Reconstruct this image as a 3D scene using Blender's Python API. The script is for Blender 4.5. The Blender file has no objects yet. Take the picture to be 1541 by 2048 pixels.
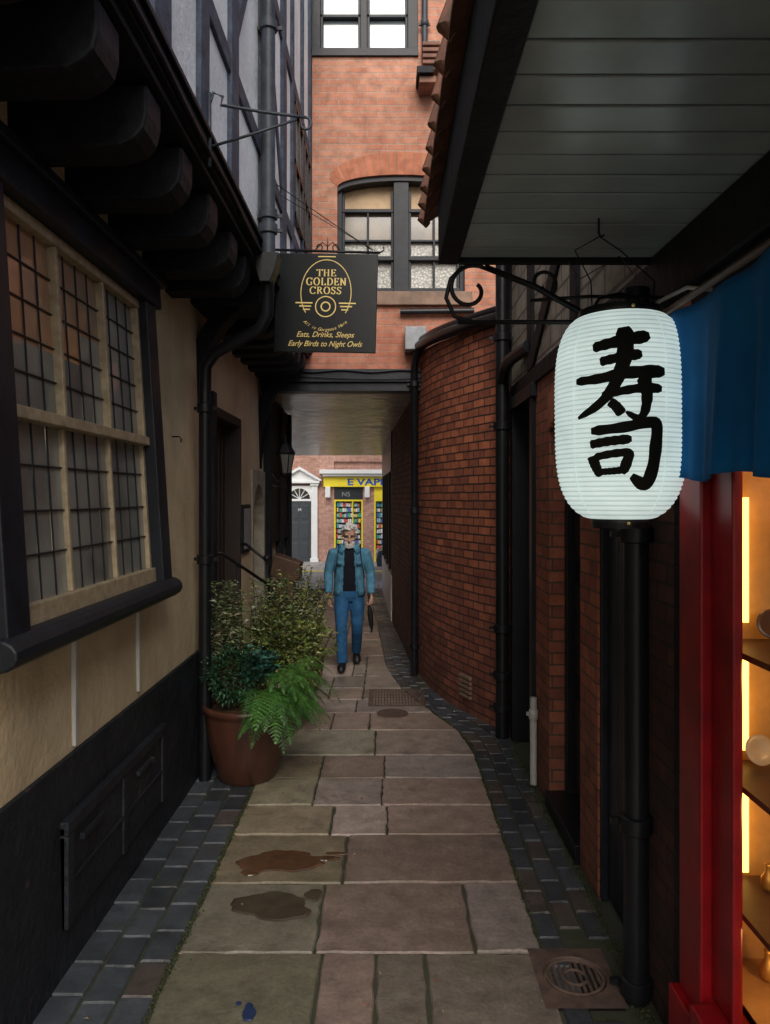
import bpy, bmesh, math, random
from mathutils import Vector, Matrix, Euler
from math import sin, cos, pi, radians
random.seed(7)
S = bpy.context.scene
V3 = Vector

# ------------------------------------------------------------------ materials
def newmat(name):
    m = bpy.data.materials.new(name); m.use_nodes = True
    nt = m.node_tree; b = nt.nodes['Principled BSDF']
    return m, nt, b
def nd(nt, t, **k):
    n = nt.nodes.new(t)
    for a, v in k.items():
        if a in n.inputs.keys(): n.inputs[a].default_value = v
        else: setattr(n, a, v)
    return n
def ramp(nt, fac, stops):
    r = nt.nodes.new('ShaderNodeValToRGB')
    el = r.color_ramp.elements
    el[0].position, el[0].color = stops[0][0], (*stops[0][1], 1)
    el[1].position, el[1].color = stops[-1][0], (*stops[-1][1], 1)
    for p, c in stops[1:-1]:
        e = el.new(p); e.color = (*c, 1)
    nt.links.new(fac, r.inputs[0]); return r.outputs[0]
def mixc(nt, fac, a, b, mode='MIX'):
    m = nt.nodes.new('ShaderNodeMix'); m.data_type = 'RGBA'; m.blend_type = mode
    for sock, v in ((m.inputs[0], fac), (m.inputs[6], a), (m.inputs[7], b)):
        if isinstance(v, (int, float)): sock.default_value = v
        elif isinstance(v, tuple): sock.default_value = (*v, 1)
        else: nt.links.new(v, sock)
    return m.outputs[2]
def noise(nt, co, scale, detail=4, rough=.6):
    n = nd(nt, 'ShaderNodeTexNoise'); n.inputs['Scale'].default_value = scale
    n.inputs['Detail'].default_value = detail; n.inputs['Roughness'].default_value = rough
    nt.links.new(co, n.inputs['Vector']); return n.outputs[0]
def bump(nt, b, h, strength, dist=.01, prev=None):
    n = nt.nodes.new('ShaderNodeBump'); n.inputs['Strength'].default_value = strength
    n.inputs['Distance'].default_value = dist
    nt.links.new(h, n.inputs['Height'])
    if prev: nt.links.new(prev, n.inputs['Normal'])
    nt.links.new(n.outputs[0], b.inputs['Normal']); return n.outputs[0]
def sc(c, k): return tuple(min(1, x*k) for x in c)

def mat(name, col, rough=.6, metal=0., var=.35, nscale=6, bscale=60, bstr=.25, bdist=.004, col2=None, spec=.5, streak=False, patch=None):
    m, nt, b = newmat(name)
    tc = nd(nt, 'ShaderNodeTexCoord').outputs['Object']
    src = tc
    if streak:
        mp = nd(nt, 'ShaderNodeMapping'); mp.inputs['Scale'].default_value = (1, 1, .12)
        nt.links.new(tc, mp.inputs[0]); src = mp.outputs[0]
    n = noise(nt, src, nscale, 6, .65)
    c = ramp(nt, n, [(.3, col2 or sc(col, 1-var)), (.65, col)])
    if patch:
        pcol_, ps_, pt_ = patch
        c = mixc(nt, ramp(nt, noise(nt, tc, ps_, 8, .7), [(pt_, (0,)*3), (pt_+.06, (1,)*3)]), c, pcol_)
    nt.links.new(c, b.inputs['Base Color'])
    b.inputs['Roughness'].default_value = rough; b.inputs['Metallic'].default_value = metal
    b.inputs['Specular IOR Level'].default_value = spec
    if bstr:
        p = bump(nt, b, noise(nt, tc, bscale, 5), bstr, bdist)
        bump(nt, b, noise(nt, tc, bscale/7, 4), bstr*.8, bdist*3, p)
    return m

def mat_brick(name, c1, c2, mort, dirt=(.03, .025, .022), bw=.225, rh=.075, dirt_z=None, rough=.8, ms=.006):
    m, nt, b = newmat(name)
    tcn = nd(nt, 'ShaderNodeTexCoord'); uv = tcn.outputs['UV']; oc = tcn.outputs['Object']
    wob = nd(nt, 'ShaderNodeTexNoise'); wob.inputs['Scale'].default_value = 5; nt.links.new(uv, wob.inputs['Vector'])
    sub = nd(nt, 'ShaderNodeVectorMath', operation='SUBTRACT'); nt.links.new(wob.outputs[1], sub.inputs[0]); sub.inputs[1].default_value = (.5, .5, .5)
    scl = nd(nt, 'ShaderNodeVectorMath', operation='SCALE'); nt.links.new(sub.outputs[0], scl.inputs[0]); scl.inputs['Scale'].default_value = .014
    add = nd(nt, 'ShaderNodeVectorMath', operation='ADD'); nt.links.new(uv, add.inputs[0]); nt.links.new(scl.outputs[0], add.inputs[1])
    br = nd(nt, 'ShaderNodeTexBrick'); nt.links.new(add.outputs[0], br.inputs['Vector'])
    br.inputs['Color1'].default_value = (*c1, 1); br.inputs['Color2'].default_value = (*c2, 1)
    br.inputs['Mortar'].default_value = (*mort, 1); br.inputs['Scale'].default_value = 1
    br.inputs['Mortar Size'].default_value = ms; br.inputs['Mortar Smooth'].default_value = .25
    br.inputs['Brick Width'].default_value = bw; br.inputs['Row Height'].default_value = rh
    n1 = noise(nt, oc, 9, 5); n2 = noise(nt, oc, 1.1, 4)
    c = mixc(nt, .7, br.outputs['Color'], ramp(nt, n1, [(.3, (.5, .46, .46)), (.6, (1, 1, 1))]), 'MULTIPLY')
    c = mixc(nt, .6, c, ramp(nt, n2, [(.35, (.6, .55, .52)), (.6, (1.0, 1.0, 1.0))]), 'MULTIPLY')
    sx = nd(nt, 'ShaderNodeSeparateXYZ'); nt.links.new(oc, sx.inputs[0])
    if dirt_z:
        mr = nd(nt, 'ShaderNodeMapRange'); nt.links.new(sx.outputs[2], mr.inputs[0])
        mr.inputs[1].default_value = dirt_z[0]; mr.inputs[2].default_value = dirt_z[1]
        mr.inputs[3].default_value = dirt_z[2]; mr.inputs[4].default_value = 0
        mm = nd(nt, 'ShaderNodeMath', operation='MULTIPLY'); nt.links.new(mr.outputs[0], mm.inputs[0])
        nt.links.new(ramp(nt, noise(nt, oc, 4), [(.2, (.4,)*3), (.7, (1,)*3)]), mm.inputs[1])
        c = mixc(nt, mm.outputs[0], c, dirt)
    nt.links.new(c, b.inputs['Base Color']); b.inputs['Roughness'].default_value = rough
    b.inputs['Specular IOR Level'].default_value = .3
    inv = nd(nt, 'ShaderNodeMath', operation='SUBTRACT'); inv.inputs[0].default_value = 1
    nt.links.new(br.outputs['Fac'], inv.inputs[1])
    p = bump(nt, b, inv.outputs[0], .9, .008)
    bump(nt, b, noise(nt, oc, 45, 5), .5, .006, p)
    return m

def mat_tint(name, rough=.75, nscale=7, lo=.55, bstr=.5, bdist=.006, moss=None, spec=.4, wet=True):
    m, nt, b = newmat(name)
    oc = nd(nt, 'ShaderNodeTexCoord').outputs['Object']
    at = nd(nt, 'ShaderNodeAttribute'); at.attribute_name = 'tint'
    c = mixc(nt, 1, at.outputs['Color'], ramp(nt, noise(nt, oc, nscale, 7, .7), [(.3, (lo,)*3), (.7, (1.1,)*3)]), 'MULTIPLY')
    c = mixc(nt, .6, c, ramp(nt, noise(nt, oc, 45, 4), [(.3, (.6,)*3), (.6, (1,)*3)]), 'MULTIPLY')
    if moss:
        f = ramp(nt, noise(nt, oc, 1.7, 5), [(.54, (0,)*3), (.76, (.6,)*3)])
        c = mixc(nt, f, c, moss)
        f = ramp(nt, noise(nt, oc, 2.6, 7, .75), [(.57, (0,)*3), (.67, (.6,)*3)])
        c = mixc(nt, f, c, (.08, .06, .05))
    nt.links.new(c, b.inputs['Base Color'])
    if wet:
        nt.links.new(ramp(nt, noise(nt, oc, 1.3, 4), [(.35, (rough-.25,)*3), (.6, (rough,)*3)]), b.inputs['Roughness'])
    else: b.inputs['Roughness'].default_value = rough
    b.inputs['Specular IOR Level'].default_value = spec
    p = bump(nt, b, noise(nt, oc, 6, 6, .6), bstr, bdist*2.5)
    bump(nt, b, noise(nt, oc, 70, 4), bstr*.7, bdist*.5, p)
    return m

def mat_emit(name, col, st):
    m, nt, b = newmat(name)
    b.inputs['Base Color'].default_value = (*col, 1)
    b.inputs['Emission Color'].default_value = (*col, 1); b.inputs['Emission Strength'].default_value = st
    return m

M = {}
M['cream'] = mat('cream_plaster', (.66, .54, .35), .85, nscale=1.6, col2=(.45, .36, .225), bscale=25, bstr=.5, bdist=.01, spec=.2, patch=((.30, .23, .14), 2.2, .68))
M['dado'] = mat('black_dado_paint', (.018, .022, .028), .55, nscale=4, col2=(.009, .010, .014), bscale=20, bstr=.8, bdist=.014, spec=.3, patch=((.075, .058, .045), 5, .63))
M['white'] = mat('white_limewash', (.82, .84, .86), .85, nscale=1.4, col2=(.6, .61, .62), bscale=35, bstr=.5, bdist=.01, spec=.2)
M['timber'] = mat('black_timber', (.013, .014, .018), .6, nscale=12, col2=(.005, .005, .007), bscale=30, bstr=.7, bdist=.008, spec=.22)
M['timberblue'] = mat('blueblack_timber', (.065, .085, .125), .65, nscale=9, col2=(.024, .03, .044), bscale=35, bstr=.8, bdist=.008, spec=.25)
M['blackpaint'] = mat('black_gloss_paint', (.010, .011, .014), .38, nscale=5, col2=(.005, .006, .008), bscale=20, bstr=.25, bdist=.004, spec=.34)
M['framepaint'] = mat('dark_frame_paint', (.018, .022, .030), .45, nscale=7, col2=(.009, .011, .015), bscale=24, bstr=.35, bdist=.004, spec=.3)
M['iron'] = mat('black_iron', (.012, .012, .014), .45, .2, nscale=30, bscale=90, bstr=.3, bdist=.002, spec=.35)
M['greypipe'] = mat('grey_black_pipe', (.045, .055, .07), .5, nscale=12, col2=(.022, .027, .035), bscale=50, bstr=.25, spec=.35)
M['sash'] = mat('cream_sash_paint', (.48, .39, .25), .5, nscale=14, col2=(.26, .20, .12), bscale=60, bstr=.3)
M['lead'] = mat('lead_came', (.03, .032, .036), .5, .3, bstr=.1)
M['brick_face'] = mat_brick('salmon_brick', (.60, .30, .20), (.53, .225, .145), (.50, .38, .31), dirt_z=(3.3, 4.9, .6), dirt=(.25, .045, .022))
M['brick_curve'] = mat_brick('red_brick', (.60, .20, .10), (.30, .10, .062), (.05, .038, .034), dirt_z=(.0, 2.2, .75), dirt=(.085, .045, .045), bw=.2, rh=.078, ms=.008)
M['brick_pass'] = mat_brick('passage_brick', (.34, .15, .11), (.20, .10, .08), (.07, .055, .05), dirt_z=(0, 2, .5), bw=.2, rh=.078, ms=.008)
M['brick_right'] = mat_brick('shop_wall_brick', (.52, .18, .10), (.32, .11, .075), (.15, .11, .08), dirt_z=(0, 1.3, .6), bw=.2, rh=.078)
M['brick_dark'] = mat_brick('dark_red_brown_brick', (.12, .046, .034), (.06, .032, .03), (.035, .03, .027), bw=.2, rh=.078, dirt_z=(0, 2, .8))  # darker red-brown base colours than the shop wall brick
M['brick_black'] = mat_brick('black_painted_brick', (.016, .016, .019), (.012, .012, .014), (.010,)*3, rough=.5)
M['brick_street'] = mat_brick('street_brick', (.60, .34, .26), (.48, .26, .20), (.55, .46, .4))
M['brick_arch'] = mat_brick('arch_brick', (.57, .22, .125), (.50, .185, .105), (.40, .25, .175), bw=.075, rh=.32, ms=.005)
M['stone'] = mat_brick('pale_rubble_stone', (.58, .53, .43), (.42, .37, .30), (.26, .22, .18), bw=.31, rh=.16, ms=.012)
M['sill'] = mat('stone_sill', (.26, .17, .12), .8, nscale=5, col2=(.13, .09, .07), bscale=30, bstr=.4)
M['palestone'] = mat('pale_stone', (.42, .38, .3), .85, nscale=5, col2=(.22, .19, .15), bscale=20, bstr=.6, bdist=.01)
M['soffit'] = mat('painted_soffit_boards', (.33, .385, .38), .28, nscale=2.2, col2=(.21, .245, .24), bscale=9, bstr=.14, bdist=.01)
M['ceil'] = mat('passage_ceiling_paint', (.74, .64, .54), .22, nscale=2.5, col2=(.52, .44, .37), bscale=6, bstr=.8, bdist=.025)
M['tile'] = mat('clay_roof_tile', (.25, .11, .07), .75, nscale=11, col2=(.09, .05, .038), bscale=40, bstr=.5)
M['flag'] = mat_tint('flagstone', .58, moss=(.13, .12, .07), lo=.55, bstr=.8)
M['paver'] = mat_tint('blue_brick_paver', .52, moss=(.06, .065, .04), lo=.5, spec=.5)
M['mortar'] = mat('mossy_joint_mortar', (.055, .05, .038), .95, nscale=3, col2=(.03, .045, .015), bscale=60, bstr=.7)
M['road'] = mat('asphalt', (.26, .265, .27), .5, nscale=3, col2=(.2, .2, .205), bscale=90, bstr=.4)
M['ground'] = mat('ground', (.09, .085, .08), .9, nscale=.3)
M['kerb'] = mat('kerb_stone', (.45, .43, .41), .8)
M['pavement'] = mat('concrete_pavement', (.44, .42, .40), .7, nscale=1.5)
M['copper'] = mat('rust_glazed_bowl', (.10, .038, .024), .30, nscale=5, col2=(.035, .018, .013), bscale=14, bstr=.25, streak=True)
M['soil'] = mat('soil', (.05, .032, .018), .95, nscale=30, col2=(.15, .09, .02), bscale=60, bstr=.8, bdist=.01)
M['gold'] = mat('gold_paint', (.72, .54, .18), .45, .0, var=.15, bstr=0)
M['signblack'] = mat('sign_black', (.007, .009, .010), .3, var=.2, nscale=3, bstr=.08, spec=.3)
M['ink'] = mat('ink', (.014, .015, .012), .8, var=.3, bstr=0, spec=.2)
M['red'] = mat('red_gloss_paint', (.27, .005, .009), .34, nscale=5, col2=(.14, .003, .006), bscale=18, bstr=.15, spec=.35)
M['bluecloth'] = mat('blue_cloth', (.004, .13, .36), .85, nscale=3, col2=(.003, .08, .24), bscale=240, bstr=.3, bdist=.002, spec=.2)
M['yellow'] = mat('yellow_sign', (.85, .70, .03), .5, var=.1, bstr=0)
M['blue'] = mat('blue_lettering', (.01, .08, .45), .5, var=.1, bstr=0)
M['whitepaint'] = mat('white_paint', (.78, .80, .80), .5, var=.12, nscale=3, bstr=.1)
M['greydoor'] = mat('charcoal_door', (.035, .045, .055), .4, var=.2, bstr=.05)
M['whiteplastic'] = mat('white_plastic', (.50, .50, .47), .5, var=.15, bstr=0)
M['wood'] = mat('dark_wood', (.09, .045, .025), .5, nscale=10, bscale=30)
M['warmwood'] = mat('warm_wood', (.62, .36, .12), .5, nscale=6, bscale=30)
M['leadgrey'] = mat('lead_flashing', (.3, .32, .34), .5, nscale=8, bscale=20)
M['denim'] = mat('denim_jacket', (.10, .28, .41), .85, nscale=14, col2=(.05, .15, .24), bscale=120, bstr=.5, spec=.2)
M['jeans'] = mat('jeans', (.035, .14, .30), .85, nscale=10, col2=(.016, .07, .17), bscale=100, bstr=.5, spec=.2)
M['navy'] = mat('navy_jumper', (.010, .012, .02), .9, bscale=100, spec=.2)
M['boot'] = mat('black_boot', (.012, .012, .013), .45, bstr=.1)
M['skin'] = mat('skin', (.56, .33, .25), .55, var=.2, nscale=30, bstr=.1)
M['hair'] = mat('grey_hair', (.70, .70, .69), .7, nscale=60, col2=(.48, .48, .47), bstr=.3)
M['eye'] = mat('eye', (.02, .02, .02), .2, bstr=0)

def mat_glass(name, base, rough=.15, base2=None, nscale=2, bscale=30, bstr=.4, bdist=.004, voro=False, coat=.6):
    m, nt, b = newmat(name)
    oc = nd(nt, 'ShaderNodeTexCoord').outputs['Object']
    c = ramp(nt, noise(nt, oc, nscale, 3), [(.35, base2 or sc(base, .6)), (.65, base)])
    if voro:
        v = nd(nt, 'ShaderNodeTexVoronoi'); v.inputs['Scale'].default_value = bscale; nt.links.new(oc, v.inputs['Vector'])
        c = mixc(nt, .7, c, ramp(nt, v.outputs['Distance'], [(.1, (1.1,)*3), (.6, (.35,)*3)]), 'MULTIPLY')
        bump(nt, b, v.outputs['Distance'], bstr, bdist)
    else: bump(nt, b, noise(nt, oc, bscale, 3), bstr, bdist)
    nt.links.new(c, b.inputs['Base Color']); b.inputs['Roughness'].default_value = rough
    b.inputs['Coat Weight'].default_value = coat; b.inputs['Coat Roughness'].default_value = .08
    return m
M['obscure'] = mat_glass('obscure_leaded_glass', (.30, .31, .27), .30, (.13, .14, .125), nscale=1.9, bscale=55, bstr=.6, coat=.6)
M['obscure_glow_tint'] = mat_glass('glow_tinted_leaded_glass', (.52, .24, .10), .30, (.22, .17, .12), nscale=2.2, bscale=55, bstr=.6, coat=.6)  # orange of curtain and inside glow painted into the pane colour
M['brightglass'] = mat_glass('sky_reflection_blind_glass', (.55, .67, .72), .15, (.44, .54, .59), nscale=1.5, bscale=3, bstr=.1)  # one pale blue colour paints in sky reflection and blind
M['bubble'] = mat_glass('bubble_glass', (.56, .56, .51), .25, (.42, .42, .38), bscale=34, bstr=.8, voro=True)
M['dimglass'] = mat_glass('dim_glass', (.24, .205, .165), .12, (.14, .125, .105), nscale=3, bscale=4, bstr=.1)
M['darkglass'] = mat_glass('dark_glass', (.02, .025, .03), .05, nscale=1, bscale=3, bstr=.02)
m, nt, b = newmat('clear_glass'); b.inputs['Roughness'].default_value = .02; b.inputs['Transmission Weight'].default_value = 1
b.inputs['IOR'].default_value = 1.05; b.inputs['Base Color'].default_value = (1, 1, 1, 1); M['clear'] = m
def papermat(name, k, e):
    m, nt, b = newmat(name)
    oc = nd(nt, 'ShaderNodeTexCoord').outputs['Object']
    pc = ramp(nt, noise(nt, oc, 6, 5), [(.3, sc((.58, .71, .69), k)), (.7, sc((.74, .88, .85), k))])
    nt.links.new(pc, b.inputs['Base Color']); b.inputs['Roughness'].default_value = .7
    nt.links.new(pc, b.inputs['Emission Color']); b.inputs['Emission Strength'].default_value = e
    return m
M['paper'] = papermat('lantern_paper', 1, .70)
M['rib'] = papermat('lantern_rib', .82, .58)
M['glow'] = mat_emit('warm_light_strip', (1, .55, .12), 4)

# ------------------------------------------------------------------ mesh builder
def link(o, parent=None):
    S.collection.objects.link(o)
    if parent: o.parent = parent
    return o
def empty(name, loc=(0, 0, 0), rot=(0, 0, 0), parent=None):
    e = bpy.data.objects.new(name, None); e.location = loc; e.rotation_euler = rot; e.empty_display_size = .2
    return link(e, parent)

class MB:
    def __init__(s): s.v = []; s.f = []; s.mi = []; s.c = []; s.uv = {}
    def add(s, vs, fs, mi=0, col=(1, 1, 1)):
        o = len(s.v); s.v += [tuple(v) for v in vs]
        for f in fs:
            s.f.append([i+o for i in f]); s.mi.append(mi); s.c.append(col)
        return o
    def box(s, x0, x1, y0, y1, z0, z1, mi=0, col=(1, 1, 1)):
        vs = [(x, y, z) for z in (z0, z1) for y in (y0, y1) for x in (x0, x1)]
        s.add(vs, [(0, 2, 3, 1), (4, 5, 7, 6), (0, 1, 5, 4), (2, 6, 7, 3), (0, 4, 6, 2), (1, 3, 7, 5)], mi, col); return s
    def prism(s, pts, a0, a1, axis='y', mi=0, col=(1, 1, 1)):
        n = len(pts); vs = []
        for a in (a0, a1):
            for p, q in pts:
                vs.append({'y': (p, a, q), 'x': (a, p, q), 'z': (p, q, a)}[axis])
        fs = [tuple(range(n)), tuple(range(2*n-1, n-1, -1))] + [(i, i+n, (i+1) % n+n, (i+1) % n) for i in range(n)]
        s.add(vs, fs, mi, col); return s
    def tube(s, pts, r, segs=10, mi=0, col=(1, 1, 1), sq=1.0, ref=None):
        pts = [V3(p) for p in pts]; n = len(pts)
        rs = r if isinstance(r, (list, tuple)) else [r]*n
        ref = V3(ref) if ref else None
        vs = []; u = None
        for i, p in enumerate(pts):
            t = (pts[min(i+1, n-1)]-pts[max(i-1, 0)]).normalized()
            if u is None:
                a = ref or (V3((0, 0, 1)) if abs(t.z) < .8 else V3((1, 0, 0)))
                u = (a - t*a.dot(t)).normalized()
            else:
                u = u - t*u.dot(t)
                u.normalize()
            w = t.cross(u)
            for k in range(segs):
                an = 2*pi*k/segs
                vs.append(p+u*cos(an)*rs[i]+w*sin(an)*rs[i]*sq)
        fs = [(i*segs+k, i*segs+(k+1) % segs, (i+1)*segs+(k+1) % segs, (i+1)*segs+k) for i in range(n-1) for k in range(segs)]
        fs += [tuple(range(segs-1, -1, -1)), tuple((n-1)*segs+k for k in range(segs))]
        s.add(vs, fs, mi, col); return s
    def rev(s, prof, c=(0, 0, 0), segs=32, mi=0, col=(1, 1, 1), cap=True):
        vs = [(c[0]+r*cos(2*pi*k/segs), c[1]+r*sin(2*pi*k/segs), c[2]+z) for r, z in prof for k in range(segs)]
        n = len(prof)
        fs = [(i*segs+k, i*segs+(k+1) % segs, (i+1)*segs+(k+1) % segs, (i+1)*segs+k) for i in range(n-1) for k in range(segs)]
        if cap: fs += [tuple(range(segs-1, -1, -1)), tuple((n-1)*segs+k for k in range(segs))]
        s.add(vs, fs, mi, col); return s
    def ell(s, c, r, segs=16, rings=10, mi=0, col=(1, 1, 1)):
        prof = []
        for i in range(1, rings):
            a = -pi/2+pi*i/rings; prof.append((cos(a), sin(a)))
        o = len(s.v); s.rev(prof, (0, 0, 0), segs, mi, col)
        for i in range(o, len(s.v)):
            x, y, z = s.v[i]; s.v[i] = (c[0]+x*r[0], c[1]+y*r[1], c[2]+z*r[2])
        return s
    def loft(s, rings, segs=20, mi=0):
        vs = [(c[0]+rx*cos(2*pi*k/segs), c[1]+ry*sin(2*pi*k/segs), c[2]) for c, rx, ry in rings for k in range(segs)]
        n = len(rings)
        fs = [(i*segs+k, i*segs+(k+1) % segs, (i+1)*segs+(k+1) % segs, (i+1)*segs+k) for i in range(n-1) for k in range(segs)]
        fs += [tuple(range(segs-1, -1, -1)), tuple((n-1)*segs+k for k in range(segs))]
        s.add(vs, fs, mi); return s
    def xf(s, mtx, start=0):
        for i in range(start, len(s.v)): s.v[i] = tuple(mtx @ V3(s.v[i]))
    def obj(s, name, mats, parent=None, smooth=False, bevel=0, fixn=False):
        me = bpy.data.meshes.new(name); me.from_pydata(s.v, [], s.f)
        if not isinstance(mats, (list, tuple)): mats = [mats]
        for m_ in mats: me.materials.append(m_)
        me.polygons.foreach_set('material_index', s.mi)
        if smooth: me.polygons.foreach_set('use_smooth', [True]*len(s.f))
        if fixn:
            bm = bmesh.new(); bm.from_mesh(me); bmesh.ops.recalc_face_normals(bm, faces=bm.faces); bm.to_mesh(me); bm.free()
        me.update()
        uvs = [0.0]*(2*len(me.loops)); cols = [1.0]*(4*len(me.loops))
        for pi_, p in enumerate(me.polygons):
            n = p.normal; a = max(range(3), key=lambda i: abs(n[i]))
            cu = s.uv.get(pi_); c = s.c[pi_]
            for j, li in enumerate(p.loop_indices):
                co = me.vertices[me.loops[li].vertex_index].co
                if cu: u, v = cu[j]
                else: u, v = (co.y, co.z) if a == 0 else ((co.x, co.z) if a == 1 else (co.x, co.y))
                uvs[2*li] = u; uvs[2*li+1] = v
                cols[4*li:4*li+3] = c
        me.uv_layers.new(name='UVMap'); me.uv_layers['UVMap'].data.foreach_set('uv', uvs)
        me.color_attributes.new('tint', 'FLOAT_COLOR', 'CORNER'); me.color_attributes['tint'].data.foreach_set('color', cols)
        o = bpy.data.objects.new(name, me); link(o, parent)
        if bevel:
            b_ = o.modifiers.new('bevel', 'BEVEL'); b_.width = bevel; b_.segments = 2; b_.limit_method = 'ANGLE'; b_.angle_limit = radians(40)
        return o
def box(name, x0, x1, y0, y1, z0, z1, m_, parent=None, bevel=0):
    return MB().box(x0, x1, y0, y1, z0, z1).obj(name, m_, parent, bevel=bevel)
def interp(tab, x):
    if x <= tab[0][0]: return tab[0][1]
    for (a, b_), (c, d) in zip(tab, tab[1:]):
        if x <= c: return b_+(d-b_)*(x-a)/(c-a)
    return tab[-1][1]
def arcpts(cx, cy, r, a0, a1, n=14): return [(cx+r*cos(a0+(a1-a0)*i/n), cy+r*sin(a0+(a1-a0)*i/n)) for i in range(n+1)]
def spiral(cx, cy, r0, r1, a0, a1, n=26): return [(cx+(r0+(r1-r0)*i/n)*cos(a0+(a1-a0)*i/n), cy+(r0+(r1-r0)*i/n)*sin(a0+(a1-a0)*i/n)) for i in range(n+1)]
def ribbon(mb, pts, wf, mp, mi=0):
    n = len(pts); vs = []
    for i in range(n):
        a = pts[max(i-1, 0)]; b_ = pts[min(i+1, n-1)]
        dx, dy = b_[0]-a[0], b_[1]-a[1]; L = math.hypot(dx, dy) or 1; dx /= L; dy /= L
        w = wf(i/(n-1), dx, dy)/2
        vs.append(mp(pts[i][0]-dy*w, pts[i][1]+dx*w)); vs.append(mp(pts[i][0], pts[i][1])); vs.append(mp(pts[i][0]+dy*w, pts[i][1]-dx*w))
    fs = []
    for i in range(n-1):
        fs += [(3*i, 3*i+1, 3*i+4, 3*i+3), (3*i+1, 3*i+2, 3*i+5, 3*i+4)]
    mb.add(vs, fs, mi)
def dense(pts, step):
    out = [pts[0]]
    for a, b_ in zip(pts, pts[1:]):
        L = math.hypot(b_[0]-a[0], b_[1]-a[1]); n = max(1, int(L/step))
        for i in range(1, n+1): out.append((a[0]+(b_[0]-a[0])*i/n, a[1]+(b_[1]-a[1])*i/n))
    return out
def text(name, body, loc, size, m_, parent, width=None, shear=0, rot=(pi/2, 0, 0), bold=0, extr=.001):
    cu = bpy.data.curves.new(name, 'FONT'); cu.body = body; cu.size = size; cu.align_x = 'CENTER'; cu.extrude = extr
    cu.shear = shear; cu.offset = bold; cu.materials.append(m_)
    o = bpy.data.objects.new(name, cu); o.location = loc; o.rotation_euler = rot; link(o, parent)
    if width:
        bpy.context.view_layer.update(); w = o.dimensions.x or 1
        o.scale = (width/w, 1, 1)
    return o

# ------------------------------------------------------------------ ground, street
MB().box(-300, 300, -300, 300, -.3, -.14).obj('ground', M['ground'])
box('road', -60, 60, 18.2, 22.2, -.139, -.10, M['road'])
box('alley_bed', -3.2, 1.5, -6, 16.9, -.13, -.012, M['mortar'])
pv = MB()
for y0, y1 in ((16.9, 18.05), (22.35, 24)):
    x = -14
    while x < 12:
        pv.box(x, x+.59, y0, y1, -.13, .0+random.uniform(-.002, .002)); x += .6
pv.obj('pavement', M['pavement'], bevel=.004)
box('kerb', -30, 30, 18.05, 18.2, -.138, .004, M['kerb'], bevel=.01)
box('kerb', -30, 30, 22.2, 22.35, -.138, .004, M['kerb'], bevel=.01)
ln = MB(); ln.box(-30, 30, 21.75, 21.85, -.099, -.096); ln.box(-30, 30, 21.93, 22.03, -.099, -.096)
ln.obj('road_marking', M['yellow'])

Rlim = [(6.2, .70), (6.6, .63), (7, .49), (7.5, .31), (8, .17), (9, .0), (12, -.15), (17, -.45)]
Wlim = [(6.5, 1.05), (6.95, .86), (7.3, .70), (7.7, .56), (8.1, .46), (8.5, .39), (9, .32), (12.5, .08), (17, -.12)]
def slab(mb, cs, z, col, bev=.008, jit=.005, n=5, gap=.005):
    c = [sum(p[0] for p in cs)/4, sum(p[1] for p in cs)/4]
    per = []
    for i in range(4):
        a, b_ = cs[i], cs[(i+1) % 4]
        for k in range(n):
            t = k/n; j = jit if k else jit*.3
            per.append((a[0]+(b_[0]-a[0])*t+random.uniform(-j, j)*.6, a[1]+(b_[1]-a[1])*t+random.uniform(-j, j)*.6))
    tx, ty = random.uniform(-.006, .006), random.uniform(-.006, .006)
    def ins(p, d):
        vx, vy = c[0]-p[0], c[1]-p[1]
        sx = d if vx > 0 else -d; sy = d if vy > 0 else -d
        return (p[0]+(sx if abs(vx) > .05 else 0), p[1]+(sy if abs(vy) > .05 else 0))
    vs = []
    N = len(per)
    for p in per: q = ins(p, gap); vs.append((q[0], q[1], -.03))
    for p in per: q = ins(p, gap); vs.append((q[0], q[1], z-bev+tx*(q[0]-c[0])+ty*(q[1]-c[1])))
    for p in per: q = ins(p, gap+bev*.8); vs.append((q[0], q[1], z+tx*(q[0]-c[0])+ty*(q[1]-c[1])))
    fs = []
    for L in range(2): fs += [(L*N+i, L*N+(i+1) % N, (L+1)*N+(i+1) % N, (L+1)*N+i) for i in range(N)]
    fs.append(tuple(2*N+i for i in range(N)))
    mb.add(vs, fs, 0, col)
rows = [(-2.2, -1.3, [-.2, .3]), (-1.3, -.4, [-.4, .2]), (-.4, .5, [-.1, .3]), (.5, 1.4, [-.4, .1]), (1.4, 2.45, [-.2, .35]),
        (2.45, 3.38, [-.29, -.05, .17]), (3.38, 3.99, [-.33, .40]), (3.99, 4.56, [-.24]), (4.56, 5.0, [-.35, 0]),
        (5.0, 5.49, [-.5, -.035]), (5.49, 5.97, [-.5, -.02]), (5.97, 6.61, [-.1]), (6.61, 7.15, [-.5, -.16]), (7.15, 7.62, [-.3])]
y = 7.62
while y < 16.7:
    h = random.uniform(.42, .65); rows.append((y, min(y+h, 16.9), sorted(random.sample([-.85, -.6, -.4, -.25], 2)))); y += h
fl = MB()
pal = [(.37, .275, .225), (.33, .265, .22), (.40, .30, .25), (.31, .26, .215), (.36, .27, .215), (.28, .24, .195), (.43, .35, .305), (.36, .30, .265)]
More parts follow.
